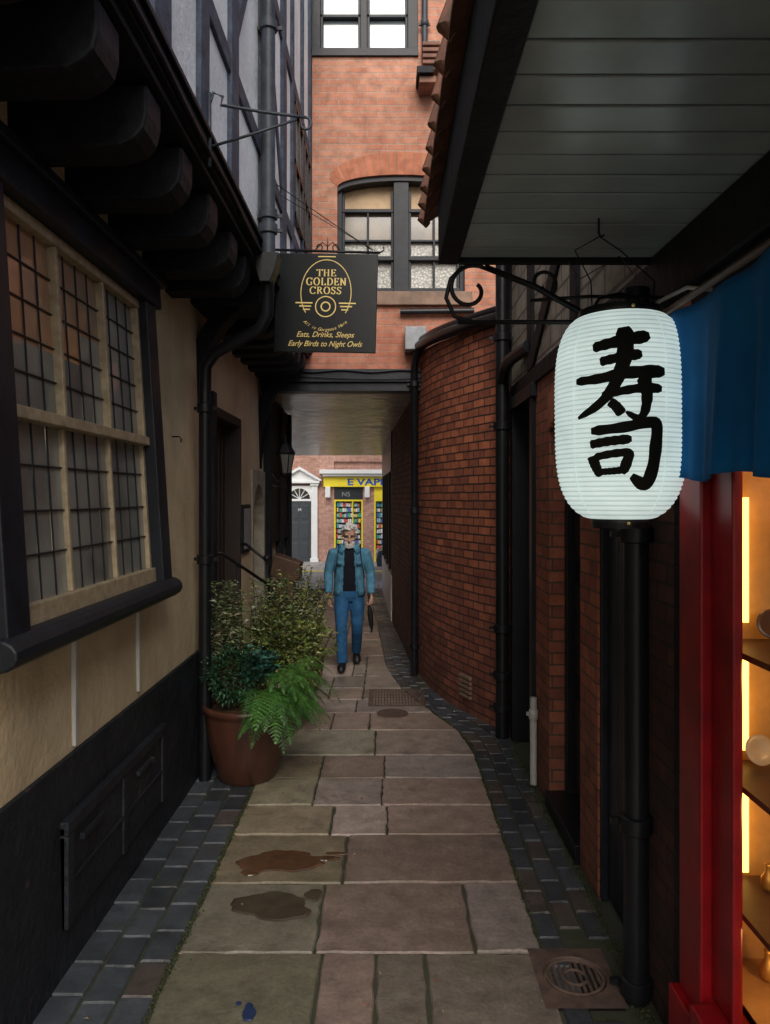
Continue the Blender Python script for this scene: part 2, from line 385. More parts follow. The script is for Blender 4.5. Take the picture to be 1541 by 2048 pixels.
for y0, y1, js in rows:
    L = -.945 if y0 < 7.6 else -1.36
    for i, (a, b_) in enumerate(zip([L]+js, js+[None])):
        r0 = interp(Rlim, y0) if b_ is None else min(b_, interp(Rlim, y0)); r1 = interp(Rlim, y1) if b_ is None else min(b_, interp(Rlim, y1))
        if r0-a < .08: continue
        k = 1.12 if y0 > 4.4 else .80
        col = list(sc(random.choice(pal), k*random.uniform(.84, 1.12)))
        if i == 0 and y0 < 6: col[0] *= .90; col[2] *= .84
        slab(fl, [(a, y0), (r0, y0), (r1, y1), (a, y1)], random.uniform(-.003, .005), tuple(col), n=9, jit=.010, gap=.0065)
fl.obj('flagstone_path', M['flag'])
def pcol():
    k = random.uniform(.75, 1.45); return (.068*k, .078*k, .090*k) if random.random() > .25 else (.095*k, .08*k, .072*k)
pb = MB()
for j in range(3):
    a = -1.395+.148*j; y = -3+.09*j
    while y < 7.6:
        h = random.uniform(.21, .245); slab(pb, [(a, y), (a+.146, y), (a+.146, y+h), (a, y+h)], random.uniform(-.004, .004), pcol(), n=3, jit=.004); y += h
pb.obj('paver_gutter', M['paver'])
pb = MB()
for j in range(3):
    y = -3+.08*j
    while y < 16.7:
        h = random.uniform(.20, .235)
        def xs(yy, t): return interp(Rlim, yy)+(interp(Wlim, yy)-.005-interp(Rlim, yy))*t
        t0, t1 = j/3, (j+1)/3
        if not (2.93 < y+h/2 < 3.5 and j > 0) :
            slab(pb, [(xs(y, t0)+.002, y), (xs(y, t1)-.002, y), (xs(y+h, t1)-.002, y+h), (xs(y+h, t0)+.002, y+h)], random.uniform(-.004, .004), pcol(), n=3, jit=.004)
        y += h
pb.obj('paver_gutter', M['paver'])

def blob(cx, cy, rx, ry, seed):
    random.seed(seed); pts = []
    ph = [random.uniform(0, 6) for _ in range(5)]
    for i in range(72):
        a = 2*pi*i/72; k = 1+.13*sin(2*a+ph[0])+.09*sin(3*a+ph[1])+.05*sin(6*a+ph[2])+.025*sin(13*a+ph[3])
        pts.append((cx+rx*k*cos(a), cy+ry*k*sin(a)))
    return pts
def bl(mb, cx, cy, rx, ry, seed, z=.0085):
    p = blob(cx, cy, rx, ry, seed); n = len(p)
    vs = [(x, y, .004) for x, y in p]+[(cx+(x-cx)*.93, cy+(y-cy)*.93, z) for x, y in p]
    mb.add(vs, [(i, (i+1) % n, n+(i+1) % n, n+i) for i in range(n)]+[tuple(range(n, 2*n))])
wm = mat('wet_rust_stain', (.13, .065, .036), .08, nscale=9, col2=(.075, .04, .024), bscale=30, bstr=.06)
wm2 = mat('wet_stone', (.085, .065, .046), .06, nscale=9, col2=(.05, .04, .03), bscale=30, bstr=.05)
w = MB(); bl(w, -.60, 4.22, .21, .14, 3); bl(w, -.38, 4.25, .10, .030, 8, .008); bl(w, -.29, 4.31, .06, .016, 12, .0075); bl(w, -.74, 4.10, .06, .04, 2, .008); w.obj('puddle', wm)
w = MB(); bl(w, -.58, 3.76, .21, .12, 5); bl(w, -.38, 3.86, .05, .05, 6, .008); w.obj('puddle', wm2)
w = MB(); bl(w, -.55, 2.98, .025, .055, 9); bl(w, -.60, 3.03, .010, .012, 4); w.obj('paint_splash', mat('blue_splash', (.02, .04, .12), .6, bstr=.2))
random.seed(21)
lv = MB()
for i in range(70):
    x, y = random.uniform(-1.3, 1.0), random.uniform(2.7, 9)
    if y > 6.5 and x > interp(Wlim, y)-.05: continue
    a = random.uniform(0, 6.28); s_ = random.uniform(.006, .018)
    k = random.choice([(.35, .2, .06), (.3, .12, .05), (.12, .14, .05), (.4, .33, .2)])
    lv.add([(x, y, .010), (x+s_*cos(a+.5), y+s_*sin(a+.5), .016), (x+1.8*s_*cos(a), y+1.8*s_*sin(a), .011), (x+s_*cos(a-.5), y+s_*sin(a-.5), .013)], [(0, 1, 2, 3)], 0, k)
lv.obj('fallen_leaves', mat_tint('leaf_litter', .8, wet=False, bstr=.1))
mo = MB()
for i in range(3600):
    side = random.random()
    if side < .3: x = -.945+random.gauss(0, .010); y = random.uniform(2.2, 6.2)
    elif side < .7: y = random.uniform(2.6, 6.3); x = 1.03+random.gauss(0, .022)
    else: y = random.uniform(3.2, 8); x = interp(Rlim, y)+random.gauss(0, .008)
    r = random.uniform(.003, .008); a = random.uniform(0, 6); k = random.uniform(.6, 1.3)
    mo.add([(x+r*cos(a), y+r*sin(a), .0005), (x+r*cos(a+2), y+r*sin(a+2), .0005), (x+r*cos(a+4), y+r*sin(a+4), .0005), (x, y, .004+r*.6)], [(0, 1, 3), (1, 2, 3), (2, 0, 3)], 0, (.055*k, .068*k, .024*k))
mo.obj('moss', mat_tint('moss_tufts', .95, wet=False, bstr=0))

dr = empty('drain_grate')
rust = mat('rusty_cast_iron', (.17, .11, .085), .6, .2, nscale=14, col2=(.07, .05, .042), bscale=50, bstr=.5)
d = MB()
cx, cy = .80, 3.2
o = arcpts(cx, cy, .125, 0, 2*pi, 32)[:-1]
sqp = []
for i in range(32):
    a = 2*pi*i/32; m_ = max(abs(cos(a)), abs(sin(a))); sqp.append((cx+.165*cos(a)/m_, cy+.2*sin(a)/m_))
vs = [(p[0], p[1], .006) for p in sqp]+[(p[0], p[1], .010) for p in arcpts(cx, cy, .135, 0, 2*pi, 32)[:-1]]+[(p[0], p[1], -.01) for p in o]
d.add(vs, [(i, (i+1) % 32, 32+(i+1) % 32, 32+i) for i in range(32)]+[(32+i, 32+(i+1) % 32, 64+(i+1) % 32, 64+i) for i in range(32)])
d.tube([(p[0], p[1], .004) for p in arcpts(cx, cy, .118, 0, 2*pi, 32)], .008, 6)
for i in range(-4, 5):
    x = cx+i*.025; h = math.sqrt(.118**2-(i*.025)**2); d.box(x-.006, x+.006, cy-h, cy+h, -.012, .002)
d.tube([(p[0], p[1], .002) for p in arcpts(cx, cy, .05, 0, 2*pi, 20)], .007, 6)
d.obj('grate', rust, dr, smooth=False)
box('sump', cx-.16, cx+.16, cy-.19, cy+.19, -.029, -.0105, mat('sump_dark', (.004,)*3, .9), dr)
g = MB(); g.box(-.19, .38, 7.35, 7.38, -.01, .008); g.box(-.19, .38, 7.95, 7.98, -.01, .008); g.box(-.19, -.16, 7.38, 7.95, -.01, .008); g.box(.35, .38, 7.38, 7.95, -.01, .008)
for i in range(17): g.box(-.155+i*.03, -.14+i*.03, 7.38, 7.95, -.01, .0065)
for i in range(5): g.box(-.16, .35, 7.46+i*.1, 7.475+i*.1, -.01, .0055)
g.obj('drain_cover', rust)
MB().prism(arcpts(.05, 7.1, .15, 0, 2*pi, 24)[:-1], -.01, .0095, 'z').obj('manhole_cover', rust)

# ------------------------------------------------------------------ left: timber framed building
YB = -.9
TB = empty('timber_framed_building')
def lw(z): return -1.40-.02*z
lwm = MB()
def lseg(y0, y1, z0, z1, mi=0, off=0):
    vs = []
    for z in (z0, z1):
        vs += [(lw(z)+off, y0, z), (lw(z)+off, y1, z), (-2.2, y1, z), (-2.2, y0, z)]
    lwm.add(vs, [(0, 1, 5, 4), (1, 2, 6, 5), (3, 0, 4, 7), (2, 3, 7, 6), (4, 5, 6, 7), (3, 2, 1, 0)], mi)
WY0, WY1 = 2.76, 4.40
lseg(YB, WY0-.1, .91, 3.62); lseg(WY1+.1, 6.1, .91, 3.62); lseg(WY0-.1, WY1+.1, .91, 1.54); lseg(WY0-.1, WY1+.1, 3.24, 3.62)
lseg(6.1, 7.2, 2.80, 3.62)
lseg(7.2, 7.95, .6, 3.62)
lseg(7.95, 8.75, 2.35, 3.62)
lseg(8.75, 10.5, .0, 3.62)
lwm.obj('lower_wall', M['cream'], TB, fixn=True)
lwm = MB()
lseg(YB, 6.1, -.02, .908, 0, .018); lseg(7.2, 7.95, -.02, .598, 0, .018)
lwm.obj('dado', M['dado'], TB, bevel=.006, fixn=True)
ar = MB()
ar.prism([(7.95, -.02), (8.01, -.02), (8.01, 1.75)]+[(8.35+.34*cos(pi-i*pi/14), 1.75+.45*sin(i*pi/14)) for i in range(1, 14)]+[(8.69, 1.75), (8.69, -.02), (8.75, -.02), (8.75, 2.348), (7.95, 2.348)], -1.7, -1.425, 'x')
ar.obj('stone_arch', M['palestone'], TB)
box('arch_back', -1.72, -1.6, 7.9, 8.8, 0, 2.3, M['blackpaint'], TB)
hb = MB(); hb.box(-1.42, -1.372, 3.2, 4.62, .2, .64)
hb.box(-1.42, -1.36, 3.2, 4.62, .60, .66); hb.box(-1.42, -1.36, 3.2, 3.27, .2, .6); hb.box(-1.42, -1.36, 4.55, 4.62, .2, .6); hb.box(-1.42, -1.36, 3.88, 3.94, .2, .6); hb.box(-1.42, -1.362, 3.27, 4.55, .38, .40)
for yy in (3.35, 4.1): hb.box(-1.42, -1.352, yy, yy+.25, .52, .55)
hb.obj('cellar_hatch', M['dado'], TB, bevel=.006)
jb = MB()
prof = [(-1.6, 3.659), (-.925, 3.659), (-.925, 3.55), (-.94, 3.49), (-.975, 3.445), (-1.03, 3.42), (-1.1, 3.415), (-1.6, 3.40)]
for yy in [-.5, 0, .5, 1.0, 1.5, 2.0, 2.5, 3.0, 3.52, 4.05, 4.6, 5.05, 6.4, 6.8, 7.2, 7.6, 8.0, 8.4]:
    dx_ = random.uniform(-.012, .006); w_ = random.uniform(.085, .10)
    jb.prism([(x+dx_, z+random.uniform(-.008, .008)) for x, z in prof], yy-w_-.01, yy+w_, 'y')
jb.obj('jetty_joists', M['timber'], TB, bevel=.012, fixn=True)
bb = MB(); bb.box(-1.6, -.90, YB, 8.69, 3.665, 3.70); bb.box(-.96, -.872, YB, 8.69, 3.701, 3.80); bb.box(-.90, -.85, YB, 8.69, 3.801, 3.83)
bb.tube([(-.862, y_, 3.72+.008*sin(y_*5)) for y_ in [i*.25-.9 for i in range(39)]], .014, 8)
bb.obj('bressummer', M['timber'], TB, bevel=.006)
def brace(mb, y0, y1, x0=-1.45, z0=2.75, x1=-.95, z1=3.55):
    p = []
    for i in range(11):
        a = pi/2*i/10
        p.append((x0+(x1-x0)*(1-cos(a)), z0+(z1-z0)*sin(a)))
    q = [(x-.12*(1-i/14), z+.10) for i, (x, z) in enumerate(p)]
    mb.prism(p+q[::-1], y0, y1, 'y')
cb = MB(); brace(cb, 5.75, 5.95); brace(cb, 8.5, 8.68, z0=2.3); cb.box(-1.55, -.93, 5.6, 6.1, 3.5, 3.655)
cb.box(-1.44, -1.38, 5.97, 6.09, -.02, 2.9)
cb.obj('jetty_brackets', M['timber'], TB, bevel=.008, fixn=True)
box('upper_wall', -1.5, -.90, YB, 8.695, 3.80, 8.2, M['white'], TB)
tb = MB()
def wavy(y0, y1, z0, z1):
    n = 9; L = []; R = []
    for i in range(n):
        z = z0+(z1-z0)*i/(n-1); L.append((y0+random.uniform(-.012, .012), z)); R.append((y1+random.uniform(-.012, .012), z))
    tb.prism(L+R[::-1], -.95, -.870+random.uniform(-.004, .004), 'x')
for y0, y1 in ((-.6, -.35), (.8, 1.05), (1.85, 2.05), (2.81, 3.04), (3.52, 3.69), (4.22, 4.42), (5.22, 5.4), (6.3, 6.5), (6.95, 7.05), (7.75, 7.85), (8.5, 8.68)):
    wavy(y0, y1, 3.832, 8.19)
ys = [(YB, 2.81), (3.04, 3.52), (3.69, 4.22), (4.42, 5.22), (5.4, 6.3), (6.5, 6.95), (7.05, 7.75), (7.85, 8.5)]
for y0, y1 in ys:
    tb.box(-.95, -.878, y0-.02, y1+.02, 4.44, 4.56); tb.box(-.95, -.878, y0-.02, y1+.02, 5.9, 6.03)
for (ya, za, yb, zb) in ((4.42, 4.7, 5.22, 5.9), (5.4, 5.9, 6.3, 4.6), (3.04, 5.88, 3.52, 4.6)):
    tb.prism([(ya, za), (ya, za+.16), (yb, zb+.16), (yb, zb)], -.95, -.882, 'x')
tb.obj('frame_timbers', M['timberblue'], TB, bevel=.008, fixn=True)
uw = MB()
for y0, y1 in ((7.08, 7.72), (7.88, 8.47)):
    uw.box(-.91, -.885, y0, y1, 4.75, 5.75, 1)
    for yy in (y0, (y0+y1)/2-.02, y1-.05): uw.box(-.9, -.862, yy, yy+.05, 4.7, 5.8)
    for zz in (4.7, 5.2, 5.76): uw.box(-.9, -.860, y0, y1, zz, zz+.05)
uw.obj('upper_windows', [M['blackpaint'], M['brightglass']], TB)

WN = empty('leaded_window', (-1.352, 0, 1.55), (0, radians(-3.6), 0), TB)
ya, yb = WY0, WY1
fr = MB()
fr.box(-.15, .045, ya-.17, ya, 0.0, 1.66); fr.box(-.15, .045, yb, yb+.17, 0.0, 1.66)
fr.box(-.15, .06, ya-.25, yb+.25, 1.661, 1.80); fr.box(-.15, .09, ya-.3, yb+.3, 1.801, 1.85)
fr.obj('outer_frame', M['framepaint'], WN, bevel=.008)
sl = MB(); sl.tube([(.02, ya-.22, -.045), (.02, yb+.20, -.045)], .06, 14, sq=1.3, ref=(0, 0, 1)); sl.box(-.15, .05, ya-.2, yb+.19, -.04, -.002)
sl.obj('sill', M['framepaint'], WN, smooth=False, bevel=.01)
sa = MB()
z_m = .83
sa.box(-.09, .0, ya, yb, .001, .09); sa.box(-.09, .012, ya, yb, z_m-.025, z_m+.025); sa.box(-.09, .0, ya, yb, 1.61, 1.66)
NL = 3
for lo, hi, xo in ((.09, z_m-.025, -.012), (z_m+.025, 1.61, .004)):
    for k in range(NL+1):
        yy = ya+(yb-ya)*k/NL; w_ = .014
        a0 = max(ya, yy-w_); a1 = min(yb, yy+w_)
        if k == 0: a1 = ya+.035
        if k == NL: a0 = yb-.035
        sa.box(-.07, xo-.01, a0, a1, lo, hi)
sa.obj('sashes', M['sash'], WN, bevel=.005)
ld = MB()
for lo, hi in ((.09, z_m-.025), (z_m+.025, 1.61)):
    for k in range(NL):
        y0 = ya+(yb-ya)*k/NL; y1 = ya+(yb-ya)*(k+1)/NL
        for t in (.25, .5, .75):
            yy = y0+(y1-y0)*t; ld.tube([(-.041, yy+random.uniform(-.005, .005), lo), (-.041, yy, (lo+hi)/2), (-.041, yy+random.uniform(-.005, .005), hi)], .0045, 6)
    for t in ((.2, .4, .6, .8) if lo > .5 else (.26, .5, .76)):
        zz = lo+(hi-lo)*t; ld.tube([(-.039, ya+.03, zz+random.uniform(-.004, .004)), (-.039, (ya+yb)/2, zz), (-.039, yb-.03, zz+random.uniform(-.004, .004))], .0045, 6)
ld.obj('lead_cames', M['lead'], WN)
gl = MB()
def pane(y0, y1, z0, z1, mi):
    t = random.uniform(-.0018, .0018); t2 = random.uniform(-.0018, .0018)
    gl.add([(-.045+t, y0, z0), (-.045-t2, y1, z0), (-.045-t, y1, z1), (-.045+t2, y0, z1)], [(0, 1, 2, 3)], mi)
for k in range(12):
    y0 = ya+(yb-ya)*k/12; y1 = ya+(yb-ya)*(k+1)/12
    for zi in range(4): pane(y0, y1, .09+.18*zi, .09+.18*(zi+1), 0)
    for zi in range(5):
        warm = (zi >= 3 and k < 8) or (zi == 2 and k < 6)  # upper panes that take the painted orange glow
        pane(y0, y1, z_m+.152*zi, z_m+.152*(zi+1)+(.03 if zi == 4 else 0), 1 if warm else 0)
gl.obj('glass', [M['obscure'], M['obscure_glow_tint']], WN)
dl = MB(); dl.box(-1.62, -1.56, 6.1, 7.2, .5, 2.8)
for i in range(7): dl.box(-1.57, -1.545, 6.16+i*.145, 6.16+i*.145+.12, .55, 2.72)
dl.box(-1.6, -1.40, 6.1, 6.17, .4, 2.8); dl.box(-1.6, -1.40, 7.13, 7.2, .4, 2.8); dl.box(-1.6, -1.40, 6.17, 7.13, 2.72, 2.8)
dl.obj('plank_door', mat('brown_black_door', (.03, .017, .014), .5, bscale=30), TB, bevel=.006)
st = MB()
for i in range(3): st.box(-1.75, -1.28+.0-.12*i+.12, 6.12, 7.18, -.02, .14*(i+1)-.0)
st.obj('door_steps', M['palestone'], TB, bevel=.01)
vs_ = MB(); vs_.box(lw(1.2), lw(1.2)+.02, 3.38, 3.405, .93, 1.5); vs_.box(lw(1.2), lw(1.2)+.02, 4.25, 4.27, .95, 1.48)
vs_.obj('wall_vent_strips', M['whiteplastic'], TB)
hk = MB(); hk.tube([(-1.46, 5.05, 2.46), (-1.40, 5.05, 2.46), (-1.385, 5.05, 2.44), (-1.39, 5.05, 2.42)], .005, 6); hk.obj('wall_hook', M['iron'], TB, smooth=True)
pt = MB(); pt.box(-1.56, -1.36, 8.76, 8.9, 0, 3.2); pt.box(-1.56, -1.34, 9.6, 9.75, 0, 3.2); pt.box(-1.6, -1.37, 8.9, 10.45, 0, 1.0); pt.box(-1.6, -1.34, 10.4, 10.55, 0, 3.2); pt.box(-1.6, -1.37, 8.9, 10.4, 1.5, 3.2)
pt.obj('passage_timbers', M['timber'], TB, bevel=.008)

# ------------------------------------------------------------------ brick building over the passage
BB = empty('brick_building')
fb = MB(); Y0, Y1 = 8.7, 9.0
fb.box(-2.2, 3.2, Y0, Y1, 3.53, 4.43)
fb.box(-2.2, -.58, Y0, Y1, 4.43, 5.65); fb.box(.90, 3.2, Y0, Y1, 4.43, 5.65)
arc = [(.16+.74*cos(a)/1, 5.65+.145*sin(a)) for a in [pi*i/18 for i in range(19)]]
fb.prism([(-2.2, 5.65), (-.58, 5.65)]+arc[::-1][1:-1]+[(.90, 5.65), (3.2, 5.65), (3.2, 7.16), (-2.2, 7.16)], Y0, Y1, 'y')
fb.box(-2.2, -.88, Y0, Y1, 7.16, 8.9); fb.box(.36, 3.2, Y0, Y1, 7.16, 8.9); fb.box(-.88, .36, Y0, Y1, 8.5, 8.9)
fb.box(-2.2, 3.2, Y1, 16.9, 4.0, 8.9)
fb.obj('facade', M['brick_face'], BB, fixn=True)
va = MB()
n = 26
for i in range(n):
    a0 = pi*i/n; a1 = pi*(i+1)/n
    def P(a, r): return (.16+(.74+r*.35)*cos(a), Y0-.004, 5.65+.145*sin(a)+r*(.35+.65*sin(a)))
    va.add([P(a0, 0), P(a1, 0), P(a1, .26), P(a0, .26)], [(0, 1, 2, 3)])
    u0 = i*.075; va.uv[len(va.f)-1] = [(u0, .01), (u0+.075, .01), (u0+.075, .3), (u0, .3)]
va.obj('brick_arch', M['brick_arch'], BB)
aw = MB(); X0, X1 = -.58, .90
aw.box(X0, X0+.05, Y0+.08, Y0+.2, 4.43, 5.66); aw.box(X1-.05, X1, Y0+.08, Y0+.2, 4.43, 5.66)
aw.box(.075, .25, Y0+.05, Y0+.2, 4.43, 5.76)
aw.prism([(x, z-.002) for x, z in arc]+[(x, z-.06) for x, z in arc[::-1]], Y0+.03, Y0+.2, 'y')
aw.box(X0+.05, X1-.05, Y0+.07, Y0+.2, 4.431, 4.50)
for a, b_ in ((X0+.05, .075), (.25, X1-.05)):
    aw.box(a, b_, Y0+.11, Y0+.18, 5.40, 5.44); aw.box(a, b_, Y0+.09, Y0+.18, 4.83, 4.88); aw.box(a, b_, Y0+.13, Y0+.18, 5.06, 5.085)
    c_ = (a+b_)/2; aw.box(c_-.012, c_+.012, Y0+.12, Y0+.18, 4.50, 5.40)
    aw.box(a, a+.03, Y0+.12, Y0+.18, 4.50, 5.65); aw.box(b_-.03, b_, Y0+.12, Y0+.18, 4.50, 5.65)
aw.obj('arched_window_frame', M['framepaint'], BB, bevel=.004, fixn=True)
ag = MB(); ag.box(X0+.02, X1-.02, Y0+.19, Y0+.2, 5.07, 5.40, 1); ag.box(X0+.02, X1-.02, Y0+.19, Y0+.2, 4.44, 5.07, 0); ag.box(X0+.02, X1-.02, Y0+.19, Y0+.2, 5.40, 5.8, 2)
ag.obj('arched_window_glass', [M['bubble'], M['dimglass'], mat('beige_blind', (.55, .38, .22), .6, bstr=0)], BB)
box('stone_sill', -.66, .98, Y0-.06, Y0+.12, 4.27, 4.428, M['sill'], BB, bevel=.01)
tw = MB()
tw.box(-.88, .36, Y0-.03, Y0+.15, 7.16, 7.25); tw.box(-.88, -.78, Y0+.02, Y0+.15, 7.25, 8.5); tw.box(.24, .36, Y0+.02, Y0+.15, 7.25, 8.5)
tw.box(-.31, -.235, Y0+.03, Y0+.15, 7.25, 8.5)
for a, b_ in ((-.78, -.31), (-.235, .24)):
    for z in (7.25, 7.66, 8.08): tw.box(a, b_, Y0+.06, Y0+.14, z, z+.035)
    tw.box(a, a+.03, Y0+.06, Y0+.14, 7.28, 8.5); tw.box(b_-.03, b_, Y0+.06, Y0+.14, 7.28, 8.5)
tw.obj('top_window_frame', M['framepaint'], BB, bevel=.004)
box('top_window_glass', -.80, .26, Y0+.135, Y0+.145, 7.2, 8.5, M['brightglass'], BB)
lb = MB(); lb.box(-1.5, .8, 8.62, 8.9, 3.38, 3.528); lb.box(-1.5, .8, 8.66, 8.9, 3.28, 3.379); lb.tube([(x, 8.6, 3.50+.012*sin(x*9)) for x in [-1+.1*i for i in range(18)]], .012, 6)
lb.tube([(x, 8.6, 3.44-.03*sin((x+1)*1.8)) for x in [-1+.1*i for i in range(18)]], .007, 6)
lb.obj('lintel_beam', M['framepaint'], BB, bevel=.008)
ce = MB()
for i in range(13):
    t0, t1 = i/13, (i+1)/13
    y0, y1 = 8.9+8*t0, 8.9+8*t1; z0, z1 = 3.279-.28*t0, 3.279-.28*t1
    ce.add([(-3.1, y0, z0), (.9, y0, z0), (.9, y1-.012, z1), (-3.1, y1-.012, z1), (-3.1, y0, z0+.05), (.9, y0, z0+.05), (.9, y1-.012, z1+.05), (-3.1, y1-.012, z1+.05)],
           [(3, 2, 1, 0), (4, 5, 6, 7), (0, 1, 5, 4), (2, 3, 7, 6), (1, 2, 6, 5), (3, 0, 4, 7)])
ce.obj('passage_ceiling', M['ceil'], BB)
box('upper_floor', -3.1, 1.0, 8.95, 16.9, 3.34, 3.99, M['timber'], BB)
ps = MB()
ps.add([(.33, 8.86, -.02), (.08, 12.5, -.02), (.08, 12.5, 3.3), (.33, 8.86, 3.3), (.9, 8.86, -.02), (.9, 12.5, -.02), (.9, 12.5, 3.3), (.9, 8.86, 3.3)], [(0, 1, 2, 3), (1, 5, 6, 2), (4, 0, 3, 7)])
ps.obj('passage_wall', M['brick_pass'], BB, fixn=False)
sf = MB()
def psx(y): return .08-.18*(y-12.5)/4.4
def pseg(y0, y1, z0, z1, off, mi):
    sf.add([(psx(y0)-off, y0, z0), (psx(y1)-off, y1, z0), (psx(y1)-off, y1, z1), (psx(y0)-off, y0, z1), (.5, y0, z0), (.5, y1, z0), (.5, y1, z1), (.5, y0, z1)], [(0, 1, 2, 3), (1, 5, 6, 2), (4, 0, 3, 7), (3, 2, 6, 7), (0, 4, 5, 1)], mi)
pseg(12.5, 16.9, -.02, .75, .02, 0); pseg(12.5, 16.9, .75, 2.5, -.03, 1); pseg(12.5, 16.9, 2.5, 3.25, .02, 2)
for yy in (12.5, 13.6, 14.7, 15.8, 16.82): pseg(yy, yy+.08, .75, 2.5, .01, 2)
sf.obj('side_shopfront', [M['whitepaint'], M['darkglass'], M['framepaint']], BB)
box('passage_side_wall', -3.3, -3.1, 10.4, 16.9, -.02, 3.3, M['cream'], BB)
def pipe(name, pts, r, m_, collars=(), parent=None):
    b_ = MB(); b_.tube(pts, r, 16)
    for c in collars:
        x, y, z = c; b_.rev([(r*1.18, -.035), (r*1.32, -.03), (r*1.32, .03), (r*1.18, .035)], (x, y, z), 16)
        b_.box(x-r*1.9, x+r*1.9, y-.008+r*.6, y+.012+r*.6, z-.012, z+.012)
    o_ = b_.obj(name, m_, parent, smooth=True)
    es = o_.modifiers.new('e', 'EDGE_SPLIT'); es.split_angle = radians(45)
    return o_
pipe('drainpipe', [(.43, 8.62, 8.9), (.43, 8.62, 7.06)], .035, M['greypipe'], [(.43, 8.62, 7.5)])
pipe('waste_pipe', [(.15, 8.64, 4.19), (1.0, 8.64, 4.20)], .035, M['blackpaint'])
ev = MB(); ev.box(.33, .52, 8.35, 8.69, 6.78, 6.86); ev.box(.36, .55, 8.4, 8.69, 6.70, 6.775, 1)
for i in range(5): ev.box(.40, .60, 8.5, 8.69, 6.9+i*.07, 6.945+i*.07, 1)
ev.obj('roof_eave', [M['timber'], M['tile']], BB, bevel=.008)

# ------------------------------------------------------------------ curved brick wall
CW = empty('curved_brick_wall')
base = [(1.06, 6.50), (1.0, 6.62), (.86, 6.92), (.73, 7.25), (.61, 7.6), (.51, 7.95), (.44, 8.3), (.39, 8.6), (.36, 8.86)]
def cr(p, n=5):
    out = []
    for i in range(len(p)-1):
        a, b_, c, d_ = p[max(i-1, 0)], p[i], p[i+1], p[min(i+2, len(p)-1)]
        for k in range(n):
            t = k/n
            out.append(tuple(.5*((2*b_[j])+(-a[j]+c[j])*t+(2*a[j]-5*b_[j]+4*c[j]-d_[j])*t*t+(-a[j]+3*b_[j]-3*c[j]+d_[j])*t**3) for j in range(2)))
    return out+[p[-1]]
bs = cr(base)
cw = MB(); U = 0
for (x0, y0), (x1, y1) in zip(bs, bs[1:]):
    L = math.hypot(x1-x0, y1-y0); za = interp([(6.5, 3.58), (8.9, 3.74)], y0); zb = interp([(6.5, 3.58), (8.9, 3.74)], y1)
    cw.add([(x0, y0, -.02), (x1, y1, -.02), (x1, y1, zb), (x0, y0, za)], [(0, 1, 2, 3)])
    cw.uv[len(cw.f)-1] = [(U, 0), (U+L, 0), (U+L, zb), (U, za)]; U += L
cw.obj('wall', M['brick_curve'], CW, smooth=True)
cp = MB(); cp.tube([(x-.05, y, interp([(6.5, 3.62), (8.9, 3.79)], y)) for x, y in bs[2:]], .055, 12)
cp.tube([(x-.02, y, interp([(6.5, 3.70), (8.9, 3.86)], y)) for x, y in bs[2:]], .04, 8)
cp.obj('gutter', M['blackpaint'], CW, smooth=True)
rf = MB(); 
for (x0, y0), (x1, y1) in zip(bs, bs[1:]):
    rf.add([(x0, y0, interp([(6.5, 3.60), (8.9, 3.76)], y0)), (x1, y1, interp([(6.5, 3.60), (8.9, 3.76)], y1)), (1.9, y1, 4.3), (1.9, y0, 4.25)], [(0, 1, 2, 3)])
rf.obj('lean_to_roof', M['tile'], CW)
vb = MB()
for i in range(5): vb.box(-.11, .11, -.03, .0, .0+i*.045, .03+i*.045)
vo = vb.obj('air_brick', M['sill'], CW, bevel=.004); vo.location = (.76, 7.18, .14); vo.rotation_euler = (0, 0, -1.18)
box('lead_flashing', .2, .44, 8.45, 8.69, 3.72, 3.98, M['leadgrey'], CW, bevel=.01)
pipe('drainpipe', [(.42, 8.45, 3.80), (.33, 8.5, 3.66), (.31, 8.6, 3.55), (.31, 8.6, .03)], .042, M['blackpaint'], [(.31, 8.6, 3.35), (.31, 8.6, 1.9), (.31, 8.6, .35)])
pipe('drainpipe', [(.985, 6.42, 4.25), (.985, 6.42, .0)], .058, M['blackpaint'], [(.985, 6.42, 3.42), (.985, 6.42, 2.66), (.985, 6.42, .93), (.985, 6.42, .53), (.985, 6.42, .25)])
pipe('waste_pipe', [(.985, 6.42, 3.02), (.99, 6.3, 3.13), (1.0, 6.1, 3.17), (1.06, 5.6, 3.18)], .05, M['blackpaint'], [])

# ------------------------------------------------------------------ right: sushi shop building
RB = empty('sushi_shop_building')
RX = 1.08
rw = MB()
rw.box(RX, 1.4, 2.80, 3.30, -.02, 2.72)
rw.obj('dark_brick_wall', M['brick_dark'], RB)
box('black_brick_pier', RX-.01, 1.16, 2.60, 2.799, -.02, 2.72, M['brick_black'], RB)
rw = MB()
rw.box(RX, 1.4, 3.301, 3.85, 2.3, 2.9); rw.box(RX, 1.4, 3.851, 4.2, -.02, 2.9); rw.box(RX, 1.4, 4.2, 5.0, 2.62, 2.9)
rw.box(RX, 1.4, 5.0, 5.45, -.02, 2.9); rw.box(RX, 1.4, 6.4, 6.66, -.02, 2.95); rw.box(RX, 1.4, 2.801, 3.30, 2.721, 2.9)
rw.box(RX, 1.4, 5.45, 6.4, 2.86, 2.9)
rw.obj('brick_piers', M['brick_right'], RB)
hd = MB()
for i in range(11):
    y0 = 4.17+i*.078; z = 2.5+.1*sin(pi*(i+.5)/11)
    hd.box(RX-.006, RX+.1, y0, y0+.07, z, z+.23)
hd.obj('door_header', mat('header_brick', (.48, .17, .095), .8, nscale=8, bstr=.4), RB, bevel=.004)
pg = MB()
for i in range(5): pg.box(RX+.04, RX+.09, 3.30+i*.11, 3.405+i*.11, .02, 2.3)
